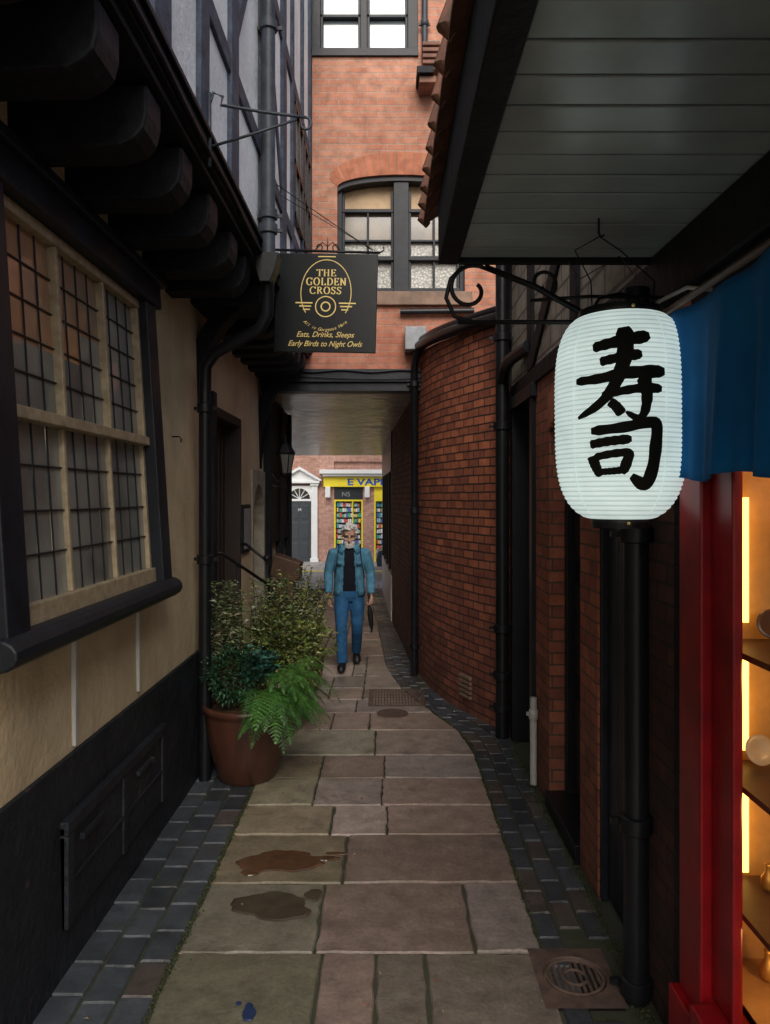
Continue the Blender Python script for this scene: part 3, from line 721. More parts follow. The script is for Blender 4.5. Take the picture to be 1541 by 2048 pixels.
pg.box(RX+.01, RX+.05, 3.30, 3.345, 0, 2.3); pg.box(RX+.01, RX+.05, 3.81, 3.85, 0, 2.3)
pg.obj('plank_gate', M['framepaint'], RB, bevel=.005)
bd = MB()
bd.box(RX+.16, RX+.2, 4.2, 5.0, 0, 2.7)
for zz in ((.15, .75), (.9, 1.5), (1.65, 2.4)): 
    bd.box(RX+.145, RX+.17, 4.28, 4.57, *zz); bd.box(RX+.145, RX+.17, 4.63, 4.92, *zz)
bd.box(RX+.02, RX+.18, 4.2, 4.26, 0, 2.62); bd.box(RX+.10, RX+.18, 4.94, 5.0, 0, 2.62); bd.box(RX-.03, RX+.2, 4.2, 5.0, -.01, .1)
bd.box(RX+.12, RX+.16, 5.45, 6.4, 0, 2.9); bd.box(RX-.03, RX+.15, 5.45, 5.55, 0, 2.86); bd.box(RX-.03, RX+.15, 6.3, 6.4, 0, 2.86); bd.box(RX-.05, RX+.15, 5.40, 6.44, 2.78, 2.88)
bd.box(RX+.1, RX+.13, 5.6, 6.25, .2, 1.2); bd.box(RX+.1, RX+.13, 5.6, 6.25, 1.35, 2.6)
bd.obj('black_doors', M['blackpaint'], RB, bevel=.006)
box('upper_stone_wall', RX, 1.6, 2.965, 6.66, 2.901, 4.25, M['stone'], RB)
ut = MB(); ut.box(RX-.02, 1.2, 2.965, 6.66, 2.88, 3.0); ut.box(RX-.025, 1.2, 5.5, 5.68, 3.0, 4.24); ut.box(RX-.025, 1.2, 6.5, 6.67, 3.0, 4.24); ut.box(RX-.025, 1.2, 4.2, 4.35, 3.0, 4.24)
ut.prism([(4.35, 3.7), (4.35, 3.88), (5.5, 3.18), (5.5, 3.0)], RX-.022, 1.2, 'x')
ut.box(RX-.08, 1.7, 2.97, 6.75, 4.251, 4.33)
ut.obj('upper_timbers', M['timber'], RB, bevel=.006, fixn=True)
pipe('white_standpipe', [(1.045, 5.36, 0), (1.045, 5.36, .62)], .025, M['whiteplastic'], [(1.045, 5.36, .5)])
pipe('drainpipe', [(1.015, 3.06, 2.9), (1.015, 3.06, .0)], .05, M['blackpaint'], [(1.015, 3.06, 1.9), (1.015, 3.06, .72), (1.015, 3.06, .06)])
sfm = MB(); yy = YB
while yy < 2.9:
    y1 = min(yy+.128, 2.92); sfm.box(.282, RX+.3, yy, y1-.010, 2.98+random.uniform(0, .002), 3.01, 0); sfm.box(.282, RX+.3, y1-.012, y1, 2.990, 3.01, 1); yy += .128
sfm.obj('soffit_boards', [M['soffit'], M['timber']], RB, bevel=.003)
fa = MB(); fa.box(.20, .28, YB, 2.95, 2.965, 3.2); fa.box(.28, RX+.3, 2.921, 2.96, 2.965, 3.2)
fa.obj('fascia', M['timber'], RB, bevel=.006)
bmx = MB(); bmx.box(RX-.06, RX+.05, YB, 2.92, 2.78, 2.979); bmx.box(RX-.03, RX+.05, 1.0, 2.60, 2.66, 2.779)
bmx.obj('wall_plate', M['timber'], RB, bevel=.008)
tl = MB(); yy = YB
slope = math.tan(radians(40))
while yy < 3.2:
    w_ = .165
    for r in range(14):
        x0 = .155+r*.075; z0 = 3.21+r*.075*slope+random.uniform(-.005, .005)
        y0 = yy+.08*(r % 2)
        pts = []
        for k in range(6):
            t = k/5; pts.append((y0+w_*t*.97, .012*sin(pi*t)))
        vs = []
        for (dx, dz) in ((0, 0), (.18, .18*slope*.82)):
            for p in pts: vs.append((x0+dx, p[0], z0+p[1]+dz))
            for p in pts: vs.append((x0+dx, p[0], z0+p[1]+dz+.016))
        fs = []
        for k in range(5): fs += [(k, k+1, 6+k+1, 6+k), (6+k, 7+k, 19+k, 18+k), (k+1, k, 12+k, 13+k)]
        fs += [(0, 6, 18, 12), (5, 17, 23, 11)]
        tl.add(vs, fs)
    yy += w_
for k in range(26):
    y0 = YB+k*.165; r_ = random.uniform(.85, 1.1)
    tl.tube([(.175, y0, 3.220), (.155, y0, 3.240), (.19, y0, 3.32), (.26, y0, 3.40)], [.018*r_, .030*r_, .036, .03], 10)
tl.obj('roof_tiles', M['tile'], RB)
rr = MB(); rr.prism([(.2, 3.201), (1.7, 3.201), (1.7, 3.21+1.4*slope)], YB, 2.96, 'y'); rr.obj('roof_body', M['timber'], RB, fixn=True)
sp = MB()
sp.box(RX-.07, RX+.02, 2.42, 2.599, .0, 2.66); sp.box(RX-.10, RX+.02, 2.40, 2.62, -.02, .36)
sp.box(RX-.035, RX+.0, 2.27, 2.419, .44, 2.66)
sp.box(RX-.06, RX+.02, .4, 2.40, .0, .36); sp.box(RX-.12, RX+.06, .4, 2.39, .361, .44); sp.box(RX-.05, RX+.02, 1.0, 2.27, 2.15, 2.66); sp.box(RX-.05, RX+.02, .4, .55, .44, 2.66)
sp.obj('red_shopfront', M['red'], RB, bevel=.008)
box('shop_glass', RX-.012, RX-.006, .55, 2.268, .45, 2.15, M['clear'], RB)
it = MB(); it.box(RX+.03, 2.1, .5, 3.4, .38, .44); it.box(1.9, 1.95, .5, 3.4, .44, 2.6); it.box(RX+.33, 1.9, 3.3, 3.35, .44, 2.6); it.box(RX+.03, 1.9, .5, 3.4, 2.6, 2.65)
it.box(1.165, 1.41, 2.62, 2.66, .44, 2.6); it.box(1.405, 1.42, 2.66, 3.3, .44, 2.6); it.box(1.085, 1.165, 2.56, 2.60, .44, 2.6)
it.obj('display_interior', M['warmwood'], RB)
sh = MB()
for z in (.72, 1.12, 1.54): sh.box(1.12, 1.75, 1.3, 2.6, z, z+.02)
sh.obj('display_shelves', M['wood'], RB)
gp = MB(); gp.box(1.225, 1.245, 2.58, 2.6, 1.62, 2.05); gp.box(1.225, 1.245, 2.58, 2.6, 1.18, 1.5); gp.box(1.225, 1.245, 2.58, 2.6, .76, 1.08); gp.obj('light_strips', M['glow'], RB)
pl = MB()
for (x, y, z, r, mi) in ((1.262, 2.54, 1.195, .05, 0), (1.30, 2.54, 1.62, .05, 1)):
    o0 = len(pl.v); pl.rev([(r*.5, -.010), (r, .004), (r*1.02, .006), (r, .008), (r*.6, .000), (.001, -.001)], (0, 0, 0), 28, mi)
    pl.xf(Matrix.Translation((x, y, z)) @ Matrix.Rotation(radians(72), 4, 'X'), o0)
for k in range(6):
    for zz in (.742, 1.142, 1.562): pl.rev([(.018, 0), (.022, .006), (.038, .030), (.044, .045), (.041, .045), (.02, .012)], (1.40+.03*(k % 2), 1.75+.13*k, zz), 20, (k+int(zz*10)) % 3)
for k in range(3):
    x, y = 1.27+.05*(k % 2), 2.50-.14*k
    for zz, s2 in ((.742, .7), (.442, .8)): pl.rev([(r*s2, z*s2) for r, z in ((.022, 0), (.032, .02), (.030, .06), (.014, .085), (.012, .11), (.016, .125), (.002, .127))], (x, y, zz), 16, 2 if k % 2 else 3)
pl.obj('crockery', [mat('cream_china', (.7, .6, .42), .3, bstr=0), mat('dark_china', (.1, .05, .03), .3, bstr=0), mat('red_china', (.5, .05, .02), .3, bstr=0), mat('gold_figure', (.7, .4, .08), .35, .5)], RB, smooth=True)
for z in (2.3, 1.45, 1.0, .62):
    L = bpy.data.lights.new('display_lamp', 'POINT'); L.energy = 5 if z > 2 else 2.5; L.color = (1, .52, .18); L.shadow_soft_size = .04
    o_ = bpy.data.objects.new('display_lamp', L); o_.location = (1.35, 2.2, z); link(o_, RB)

NC = empty('shop_curtain')
nm = MB(); N = 90; R_ = 16
def npos(i, k):
    t = i/N; y = 2.66-1.7*t; zt = 2.68-.02*sin(pi*t*2); z = zt+(2.11+.012*sin(t*23)-zt)*k/R_
    f_ = k/R_
    x = .965+.024*(.35+.65*f_)*sin(t*38+.8*sin(t*13)+.5*f_)+.010*f_*sin(t*95+2*f_)
    return (x, y, z)
vs = [npos(i, k) for i in range(N+1) for k in range(R_+1)]
nm.add(vs, [(i*(R_+1)+k, (i+1)*(R_+1)+k, (i+1)*(R_+1)+k+1, i*(R_+1)+k+1) for i in range(N) for k in range(R_)])
no = nm.obj('cloth', M['bluecloth'], NC, smooth=True); so = no.modifiers.new('s', 'SOLIDIFY'); so.thickness = .003
rd = MB(); rd.tube([(.965, 2.72, 2.69), (.965, .9, 2.69)], .012, 8); rd.obj('curtain_rod', M['wood'], NC)
cb_ = MB(); cb_.tube([(.90, 2.72, 2.66), (.95, 2.62, 2.735), (1.0, 2.5, 2.75), (1.05, 2.42, 2.72)], .007, 8); cb_.obj('electric_cable', M['whiteplastic'], RB, smooth=True)

# ------------------------------------------------------------------ paper lantern
LC = V3((.806, 2.6, 0)); zb, zt = 1.975, 2.672
PLN = empty('paper_lantern')
def LR(z):
    t = (z-zb)/(zt-zb); t = min(max(t, 0), 1)
    s_ = abs(2*t-1); end = .13 if t > .5 else .093
    return end+(.222-end)*max(0, (1-s_**3.8))**.55-.006*(1-t)
lp = MB(); prof = []
NR = 44
for i in range(NR*6+1):
    t = i/(NR*6); z = zb+(zt-zb)*t
    prof.append((LR(z)+.0040*abs(sin(pi*NR*t))-.0020, z))
lp.rev(prof, (LC.x, LC.y, 0), 96, cap=False)
for fi in range(len(lp.f)):
    if (fi//96) % 6 in (0, 5): lp.mi[fi] = 1
lp.obj('paper_shade', [M['paper'], M['rib']], PLN, smooth=True)
sm2 = MB()
for a in (-2.6, -1.15, .2):
    sm2.tube([(LC.x+(LR(z)+.0015)*cos(a), LC.y+(LR(z)+.0015)*sin(a), z) for z in [zb+.005+(zt-zb-.01)*i/40 for i in range(41)]], .0012, 4)
sm2.obj('paper_seams', M['rib'], PLN)
rg = MB(); rg.rev([(.118, -.005), (.139, -.005), (.141, .012), (.139, .028), (.118, .028)], (LC.x, LC.y, zt-.004), 48)
rg.rev([(.08, -.03), (.094, -.03), (.096, -.01), (.094, .008), (.08, .008)], (LC.x, LC.y, zb), 48)
rg.tube([(LC.x-.1, LC.y, zt+.02), (LC.x-.07, LC.y, zt+.07), (LC.x, LC.y, zt+.085), (LC.x+.07, LC.y, zt+.07), (LC.x+.1, LC.y, zt+.02)], .006, 8)
rg.obj('rims', M['blackpaint'], PLN, smooth=False)
bt = MB(); bt.ell((LC.x, LC.y-.097, zb-.012), (.006,)*3, 8, 6); bt.ell((LC.x, LC.y-.143, zt+.008), (.006,)*3, 8, 6); bt.obj('brass_studs', M['gold'], PLN, smooth=True)
CH_A = -pi/2-.30
def lmap(u, v):
    z = 2.323+v; R = LR(z)+.004
    a = CH_A+u/.222
    return (LC.x+R*cos(a), LC.y+R*sin(a), z)
K = 1/577.
def kc(px, py): return ((px-1236)*K*1.06, (838-py)*K)
strokes = [
 ([(1188, 716), (1225, 709), (1262, 703), (1290, 697)], 17, 22), ([(1202, 744), (1235, 738), (1274, 732)], 15, 18),
 ([(1156, 776), (1200, 775), (1250, 767), (1316, 764)], 14, 23), ([(1243, 680), (1246, 715), (1240, 755), (1222, 798), (1196, 826), (1160, 846)], 25, 10),
 ([(1206, 806), (1240, 800), (1275, 795), (1310, 796)], 12, 17), ([(1276, 774), (1282, 806), (1278, 838), (1266, 850), (1246, 838)], 21, 8), ([(1219, 818), (1230, 828), (1240, 843)], 14, 15),
 ([(1186, 872), (1240, 867), (1286, 858), (1300, 864), (1299, 900), (1294, 945), (1282, 972), (1256, 956)], 16, 20),
 ([(1184, 897), (1215, 892), (1256, 888)], 14, 16), ([(1188, 918), (1193, 936), (1202, 956)], 17, 13),
 ([(1192, 921), (1222, 915), (1250, 914), (1248, 930), (1240, 952)], 12, 15), ([(1200, 948), (1220, 947), (1242, 945)], 11, 12)]
kj = MB()
for pts, w0, w1 in strokes:
    p = cr([kc(*q) for q in pts], 6); p = dense(p, .003)
    def wf(t, dx, dy, w0=w0, w1=w1):
        e = min(1.0, .62+t*7, .45+(1-t)*7); return (w0+(w1-w0)*t)*K*e*1.12*(1+.06*sin(t*33)+.22*abs(dy))
    ribbon(kj, p, wf, lmap)
kj.obj('sushi_characters', M['ink'], PLN)
hw = MB(); hw.tube([(.705, 2.5, 2.98), (.705, 2.5, 2.93), (.712, 2.5, 2.918), (.722, 2.5, 2.925)], .004, 6)
for dx in (-.1, .12):
    hw.tube([(.708, 2.5, 2.92), (.708+dx*.7, 2.55, 2.89), (.806+dx, 2.6, 2.80), (.806+dx*.95, 2.6, zt+.02)], .0025, 5)
hw.tube([(.62, 2.58, 2.87), (.66, 2.58, 2.80), (.80, 2.58, 2.88), (.86, 2.58, 2.80)], .002, 5)
hw.obj('hanging_wires', M['iron'], PLN)

IB = empty('scroll_bracket')
ib = MB(); yb_ = 2.78
def q(pts): return [(x, yb_, z) for x, z in pts]
ib.tube(q([(.26, 2.70), (1.08, 2.70)]), .009, 8)
ib.tube(q([(.36, 2.905), (.55, 2.83), (.73, 2.73)]), .012, 8)
ib.tube(q([(.36, 2.905)]+spiral(.31, 2.82, .095, .03, 1.0, 1.0+2*pi*.95)), .008, 8)
ib.tube(q([(.32, 2.70), (.25, 2.72), (.218, 2.79), (.235, 2.86), (.28, 2.905)]), .008, 8)
ib.tube(q(spiral(.575, 2.845, .055, .018, -.8, 5.0)), .007, 8)
ib.tube(q([(.53, 2.78), (.75, 2.795), (1.08, 2.79)]), .007, 8)
ib.box(1.05, 1.075, yb_-.02, yb_+.02, 2.6, 2.92)
ib.obj('ironwork', M['iron'], IB, smooth=True)

WB = empty('wall_bracket'); wb = MB()
yq = 3.65
wb.tube([(-.865, yq, 3.66), (-.865, yq, 4.02)], .010, 8)
wb.tube([(-.865, yq, 3.96), (-.845, yq, 4.02), (-.80, yq, 4.0), (-.81, yq, 3.96), (-.6, yq, 3.925), (-.40, yq, 3.90)], .008, 8)
wb.tube([(x, yq, z) for x, z in [(-.40, 3.90)]+spiral(-.40, 3.865, .035, .016, pi/2, -pi*1.1)], .007, 8)
wb.tube([(-.865, yq, 3.755), (-.65, yq, 3.82), (-.44, yq, 3.89)], .007, 8)
wb.obj('ironwork', M['greypipe'], WB, smooth=True)

pipe('drainpipe', [(-.82, 5.17, 8.2), (-.82, 5.17, 3.66)], .048, M['greypipe'], [(-.82, 5.17, 6.2), (-.82, 5.17, 5.3), (-.82, 5.17, 4.0), (-.82, 5.17, 3.9)])
hp = empty('rainwater_hopper'); h_ = MB()
h_.prism([(-.90, 3.72), (-.74, 3.72), (-.76, 3.62), (-.80, 3.52), (-.87, 3.52), (-.90, 3.62)], 5.1, 5.26, 'y'); h_.obj('hopper', M['blackpaint'], hp, bevel=.006, fixn=True)
pipe('drainpipe', [(-.83, 5.2, 3.55), (-.84, 5.26, 3.34), (-.9, 5.3, 3.24), (-1.24, 5.42, 3.10), (-1.32, 5.45, 3.0), (-1.325, 5.45, 2.8), (-1.325, 5.45, .0)], .045, M['blackpaint'], [(-1.325, 5.45, 2.7), (-1.325, 5.45, 1.6)])

# ------------------------------------------------------------------ hanging sign
SG = empty('hanging_pub_sign', (-.475, 5.95, 3.99), (0, radians(1.6), radians(-3)))
sb = MB(); sb.box(-.405, .405, -.015, .015, -.79, -.01); sb.obj('board', M['signblack'], SG, bevel=.004)
ir = MB(); ir.tube([(-.42, 0, .02), (.42, 0, .005)], .011, 8)
for x in (-.33, .33): ir.tube([(x, 0, .02), (x, 0, -.02)], .006, 6)
ir.tube([(x, 0, z) for x, z in spiral(-.07, .045, .035, .01, -pi/2, pi*1.3)], .005, 6)
ir.tube([(x, 0, z) for x, z in spiral(.07, .045, .035, .01, -pi/2, -pi*2.3)], .005, 6)
ir.tube([(-.1, 0, .02), (-.04, 0, .085), (0, 0, .05), (.04, 0, .085), (.1, 0, .02)], .005, 6)
ir.tube([(0, 0, .01), (0, 0, .12)], [.006, .002], 6)
ir.tube([(.42, 0, .005), (.45, 0, .03), (.44, 0, .05)], .006, 6)
ir.tube([(-.42, -.03, .53), (.36, 0, .02)], .004, 6); ir.tube([(-.42, .10, .50), (.38, 0, .02)], .003, 6)
ir.obj('ironwork', M['iron'], SG, smooth=True)
SP = empty('lettering', (0, -.0175, -.40), (0, 0, 0), SG)
sm_ = lambda u, v: (u, 0, v)
serif = {
 'T': (.8, [[(.4, 0), (.4, .97)], [(.02, .97), (.78, .97)], [(.03, .99), (.03, .78)], [(.77, .99), (.77, .78)], [(.24, .02), (.56, .02)]]),
 'H': (.95, [[(.2, 0), (.2, 1)], [(.75, 0), (.75, 1)], [(.2, .5), (.75, .5)]]+[[(x-.14, y), (x+.14, y)] for x in (.2, .75) for y in (.02, .98)]),
 'E': (.78, [[(.2, 0), (.2, 1)], [(.06, .97), (.66, .97)], [(.06, .03), (.7, .03)], [(.2, .52), (.52, .52)], [(.66, .99), (.66, .8)], [(.70, .01), (.72, .22)], [(.52, .62), (.52, .42)]]),
 'G': (.98, [[(.82, .78), (.72, .92), (.5, .99), (.24, .9), (.1, .66), (.08, .45), (.14, .2), (.32, .04), (.55, .0), (.78, .08)], [(.78, 0.02), (.78, .42)], [(.62, .42), (.9, .42)], [(.83, .99), (.83, .74)]]),
 'O': (1.0, [[(.48+.4*cos(a), .5+.5*sin(a)) for a in [2*pi*i/20 for i in range(21)]]]),
 'L': (.76, [[(.2, 0), (.2, 1)], [(.06, .98), (.36, .98)], [(.06, .03), (.66, .03)], [(.67, .01), (.69, .24)]]),
 'D': (.95, [[(.2, 0), (.2, 1)], [(.06, .97), (.4, .97), (.66, .9), (.82, .7), (.85, .5), (.82, .3), (.66, .1), (.4, .03), (.06, .03)]]),
 'N': (.98, [[(.2, 0), (.2, 1)], [(.16, 1), (.8, .02)], [(.8, 0), (.8, 1)], [(.06, .02), (.34, .02)], [(.66, .98), (.94, .98)], [(.03, .98), (.2, .98)]]),
 'C': (.92, [[(.82, .76), (.72, .92), (.5, .99), (.24, .9), (.1, .66), (.08, .45), (.14, .2), (.32, .04), (.55, .0), (.74, .08), (.84, .22)], [(.83, .99), (.83, .72)]]),
 'R': (.92, [[(.2, 0), (.2, 1)], [(.06, .97), (.42, .97), (.62, .88), (.66, .74), (.6, .6), (.42, .52), (.2, .52)], [(.42, .52), (.78, .03)], [(.68, .02), (.9, .02)], [(.06, .02), (.34, .02)]]),
 'S': (.72, [[(.58, .78), (.5, .93), (.32, .99), (.14, .9), (.1, .74), (.2, .6), (.44, .46), (.58, .32), (.56, .14), (.4, .01), (.2, .02), (.08, .18)], [(.59, .97), (.59, .76)], [(.07, .24), (.07, .02)]]),
}
def seriftext(mb, s_, uc, vb_, cap, width):
    tot = sum(serif[c][0]+.12 for c in s_); kx = width/tot; u = uc-width/2
    for c in s_:
        w_, st_ = serif[c]
        for p in st_:
            pts = [(u+a*kx, vb_+b_*cap) for a, b_ in p]
            ribbon(mb, dense(pts, .01), lambda t, dx, dy: cap*(.06+.13*abs(dy)), sm_)
        u += (w_+.12)*kx
tx = MB()
seriftext(tx, 'THE', .003, .210, .054, .160); seriftext(tx, 'GOLDEN', .003, .139, .058, .325); seriftext(tx, 'CROSS', .0, .070, .056, .26)
def rb(pts, w_): ribbon(tx, dense(pts, .008), lambda t, dx, dy: w_, sm_)
# plain stand-in mark: simple oval outline, ring and three bars each side
rb([(.20*cos(a), .08+.26*sin(a)) for a in [radians(-38)+radians(256)*i/40 for i in range(41)]], .006)
for s_ in (-1, 1):
    for k in range(3): rb([(s_*(.105+.01*k), -.002-.026*k), (s_*(.24-.03*k), -.002-.026*k)], .010)
rb(arcpts(0, -.03, .080, 0, 2*pi, 40), .008)
rb(arcpts(0, -.03, .035, 0, 2*pi, 30), .010)
rb([(-.07, .365), (.07, .365)], .008)
tx.obj('painted_lettering', M['gold'], SP)
text('motto_line', 'Eats, Drinks, Sleeps', (0, -.002, -.272), .062, M['gold'], SP, width=.46, shear=.4)
text('motto_line', 'Early Birds to Night Owls', (0, -.002, -.345), .062, M['gold'], SP, width=.59, shear=.4)
s_ = 'All is Gorgeous Here'
for i, ch in enumerate(s_):
    t = i/(len(s_)-1); a = -pi/2-.72+1.44*t; R = .255
    if ch != ' ': text('arc_letter', ch, (R*cos(a), -.002, .045+R*sin(a)-.015), .036, M['gold'], SP, shear=.3, rot=(pi/2, -(a+pi/2), 0))

WL = empty('wall_lantern'); wl = MB(); cx, cy = -1.20, 8.85
def hexr(prof): wl.rev([(r, z) for r, z in prof], (cx, cy, 0), 6)
hexr([(.05, 2.30), (.06, 2.32), (.06, 2.34)]); hexr([(.11, 2.56), (.115, 2.58), (.05, 2.68), (.03, 2.69), (.035, 2.71), (.012, 2.73), (.014, 2.75), (.004, 2.79)])
for k in range(6):
    a = 2*pi*k/6; wl.tube([(cx+.058*cos(a), cy+.058*sin(a), 2.33), (cx+.105*cos(a), cy+.105*sin(a), 2.57)], .006, 5)
wl.tube([(-1.37, cy, 2.20), (-1.3, cy, 2.17), (cx, cy, 2.20), (cx, cy, 2.31)], .011, 8); wl.tube([(-1.37, cy, 2.35), (-1.30, cy, 2.24), (cx, cy, 2.26)], .008, 8)
wl.obj('frame', M['iron'], WL)
MB().rev([(.055, 2.34), (.10, 2.56)], (cx, cy, 0), 6).obj('panes', mat_glass('lamp_glass', (.2, .2, .18), .2), WL)

MBd = empty('menu_board'); box('frame', -1.45, -1.405, 7.32, 7.72, 1.5, 1.98, M['timber'], MBd, bevel=.006); box('sheet', -1.404, -1.402, 7.36, 7.68, 1.54, 1.94, M['leadgrey'], MBd)
ms = MB(); ms.box(-1.18, -1.10, 8.40, 8.48, 0, 1.2)
ms.prism([(-1.30, 1.18), (-.98, 1.10), (-.96, 1.32), (-1.26, 1.42)], 8.3, 8.6, 'y'); ms.box(-1.3, -1.0, 8.3, 8.6, .0, .5); ms.box(-1.24, -1.04, 8.33, 8.57, .5, 1.1)
ms.obj('wooden_stand', M['wood'], None, bevel=.01, fixn=True)
hr = empty('handrail'); h = MB()
h.tube([(-1.42, 6.1, 1.60), (-1.35, 6.1, 1.60), (-1.0, 6.6, 1.25)], .014, 8); h.tube([(-1.0, 6.6, 1.21), (-1.0, 6.6, 0)], .015, 8); h.ell((-1.0, 6.6, 1.255), (.03,)*3)
h.tube([(-1.25, 6.25, 1.5), (-1.25, 6.25, 0)], .008, 6); h.tube([(-1.42, 6.1, 1.1), (-1.0, 6.6, .8)], .009, 6); h.obj('rail', M['iron'], hr, smooth=True)
hr = empty('handrail'); h = MB()
h.tube([(-1.42, 7.24, 1.60), (-1.36, 7.22, 1.60), (-1.14, 7.1, 1.45)], .014, 8); h.tube([(-1.14, 7.1, 1.42), (-1.14, 7.1, 0)], .015, 8); h.ell((-1.14, 7.1, 1.475), (.035,)*3); h.obj('rail', M['iron'], hr, smooth=True)

# ------------------------------------------------------------------ plants
leafm = mat_tint('leaves', .45, wet=False, nscale=20, lo=.7, bstr=.15, spec=.4)
def leaf(mb, p, d, L, W, col, droop=.25):
    d = d.normalized(); side = d.cross(V3((0, 0, 1)))
    if side.length < .1: side = V3((1, 0, 0))
    side.normalize(); side = (side + V3((random.uniform(-.5, .5), random.uniform(-.5, .5), random.uniform(-.6, .6)))).normalized()
    side = (side-d*side.dot(d)).normalized(); up = side.cross(d)
    m1 = p+d*L*.45; tip = p+d*L-V3((0, 0, L*droop))
    mb.add([p, m1+side*W/2+up*W*.15, tip, m1-side*W/2+up*W*.15, m1-up*W*.05], [(0, 1, 4), (1, 2, 4), (2, 3, 4), (3, 0, 4)], 0, col)
def rcol(c, v=.3):
    k = random.uniform(1-v, 1+v); return (c[0]*k*random.uniform(.85, 1.15), c[1]*k, c[2]*k*random.uniform(.8, 1.2))
def stems(mb, c, n, h, spread, leafL, leafW, cols, step=.03, lean=(0, 0), start=.25):
    for _ in range(n):
        a = random.uniform(0, 2*pi); r = random.uniform(0, spread)
        top = V3((c[0]+r*cos(a)+lean[0], c[1]+r*sin(a)+lean[1], c[2]+h*random.uniform(.6, 1.05)))
        b0 = V3((c[0]+.3*r*cos(a), c[1]+.3*r*sin(a), c[2])); pts = []
        for i in range(9):
            t = i/8; p = b0.lerp(top, t)+V3((.02*sin(t*5+a), .02*cos(t*4+a), 0)); pts.append(p)
        mb.tube(pts, [.005-.0004*i for i in range(9)], 4, 0, (.09, .06, .03))
        L = (top-b0).length; k = int(L/step)
        for i in range(k):
            t = start+(1-start)*i/k; seg = t*8; j = min(int(seg), 7); p = pts[j].lerp(pts[j+1], seg-j)
            for s_ in (0, pi):
                an = i*2.4+s_; d = V3((cos(an), sin(an), random.uniform(.1, .9)))
                leaf(mb, p, d, leafL*random.uniform(.6, 1.1)*(1.1-.4*t), leafW*random.uniform(.7, 1.1), rcol(random.choice(cols)))
def bush(mb, c, r, n, leafL, leafW, cols):
    for _ in range(n):
        d = V3((random.gauss(0, 1), random.gauss(0, 1), random.gauss(0, 1))).normalized()
        bumpy = 1+.18*sin(d.x*7+d.z*3)+.14*sin(d.y*9+d.z*6)
        k = random.uniform(.55, 1)**.5*bumpy
        p = V3((c[0]+d.x*r[0]*k, c[1]+d.y*r[1]*k, c[2]+d.z*r[2]*k))
        leaf(mb, p, (d+V3((random.uniform(-.7, .7), random.uniform(-.7, .7), random.uniform(-.2, .9)))), leafL*random.uniform(.6, 1.1), leafW, rcol(random.choice(cols)))
def fern(mb, c, n, L, cols, a0=0, a1=2*pi, rise=.9):
    for f in range(n):
        a = a0+(a1-a0)*(f+random.random()*.8)/n; LL = L*random.uniform(.65, 1.1); el = random.uniform(.2, 1.15)*rise
        pts = []; p = V3(c)+V3((random.uniform(-.06, .06), random.uniform(-.06, .06), random.uniform(-.03, .03)))
        N = 22; hd_ = V3((cos(a), sin(a), 0)); e = el
        for i in range(N+1):
            pts.append(p.copy()); p = p+(hd_*cos(e)+V3((0, 0, sin(e))))*(LL/N); e -= (el+.95)/N*1.15
        mb.tube(pts, [.003-.0001*i for i in range(N+1)], 4, 0, (.08, .12, .03))
        col = random.choice(cols)
        for i in range(3, N):
            t = i/N; pl_ = LL*.25*sin(pi*min(1, t*.9+.12))**.9*(1-.3*t)
            tan = (pts[i+1]-pts[i-1]).normalized(); side = tan.cross(V3((0, 0, 1))).normalized()
            for s_ in (-1, 1):
                d = (side*s_+tan*.45-V3((0, 0, random.uniform(.1, .4)))).normalized(); m_ = max(3, int(pl_/.0085)); cc = rcol(col, .38)
                for k in range(m_):
                    u = k/m_; q0 = pts[i]+d*pl_*u; ll = (.0115*(1-u)+.003)
                    for s2 in (-1, 1):
                        dd = (tan*s2*.9+d*.5).normalized()*ll; w_ = d*.0033
                        mb.add([q0-w_, q0+dd-V3((0, 0, .002)), q0+w_], [(0, 1, 2)], 0, cc)
def bowl(name, cx, cy, R, H, m_, parent):
    b_ = MB(); b_.rev([(R*.62, 0), (R*.66, .01), (R*.82, H*.3), (R*.95, H*.62), (R*.99, H*.86), (R*1.0, H*.9), (R*1.05, H*.92), (R*1.06, H*.97), (R*1.03, H), (R*.96, H), (R*.94, H*.93), (R*.92, H*.86)], (cx, cy, .004), 48)
    b_.obj('bowl', m_, parent, smooth=True)
    s_ = MB(); n = 32; vs = [(cx, cy, H*.93)]+[(cx+R*.93*cos(2*pi*i/n), cy+R*.93*sin(2*pi*i/n), H*.88+random.uniform(0, .02)) for i in range(n)]
    s_.add(vs, [(0, 1+i, 1+(i+1) % n) for i in range(n)]); s_.obj('soil', M['soil'], parent, smooth=True)
random.seed(11)
PP = empty('potted_plant'); bowl('b', -1.03, 5.5, .305, .55, M['copper'], PP)
f = MB()
G_dark = [(.03, .085, .035), (.045, .115, .05), (.02, .06, .03)]; G_pale = [(.26, .31, .16), (.13, .20, .08), (.38, .38, .24), (.09, .14, .05)]
G_teal = [(.03, .11, .085), (.05, .16, .12)]; G_yel = [(.28, .30, .08), (.16, .24, .05), (.10, .17, .04), (.36, .36, .15)]; G_fern = [(.06, .19, .03), (.09, .25, .045), (.035, .12, .025)]
bush(f, (-1.10, 5.45, .76), (.22, .18, .19), 2600, .035, .02, G_dark)
stems(f, (-1.16, 5.62, .55), 30, .86, .24, .09, .026, G_pale, .028)
stems(f, (-.90, 5.42, .6), 9, .42, .15, .13, .045, G_teal, .03, start=.4)
f.obj('shrubs', leafm, PP)
fr_ = MB(); fern(fr_, (-.85, 5.38, .60), 34, .60, G_fern, -1.9, 1.2); fern(fr_, (-.80, 5.32, .55), 22, .46, G_fern, -2.2, .9, 1.2); fern(fr_, (-.74, 5.4, .74), 16, .44, G_fern, -1.7, 1.0, 1.2)
fr_.obj('fern', leafm, PP)
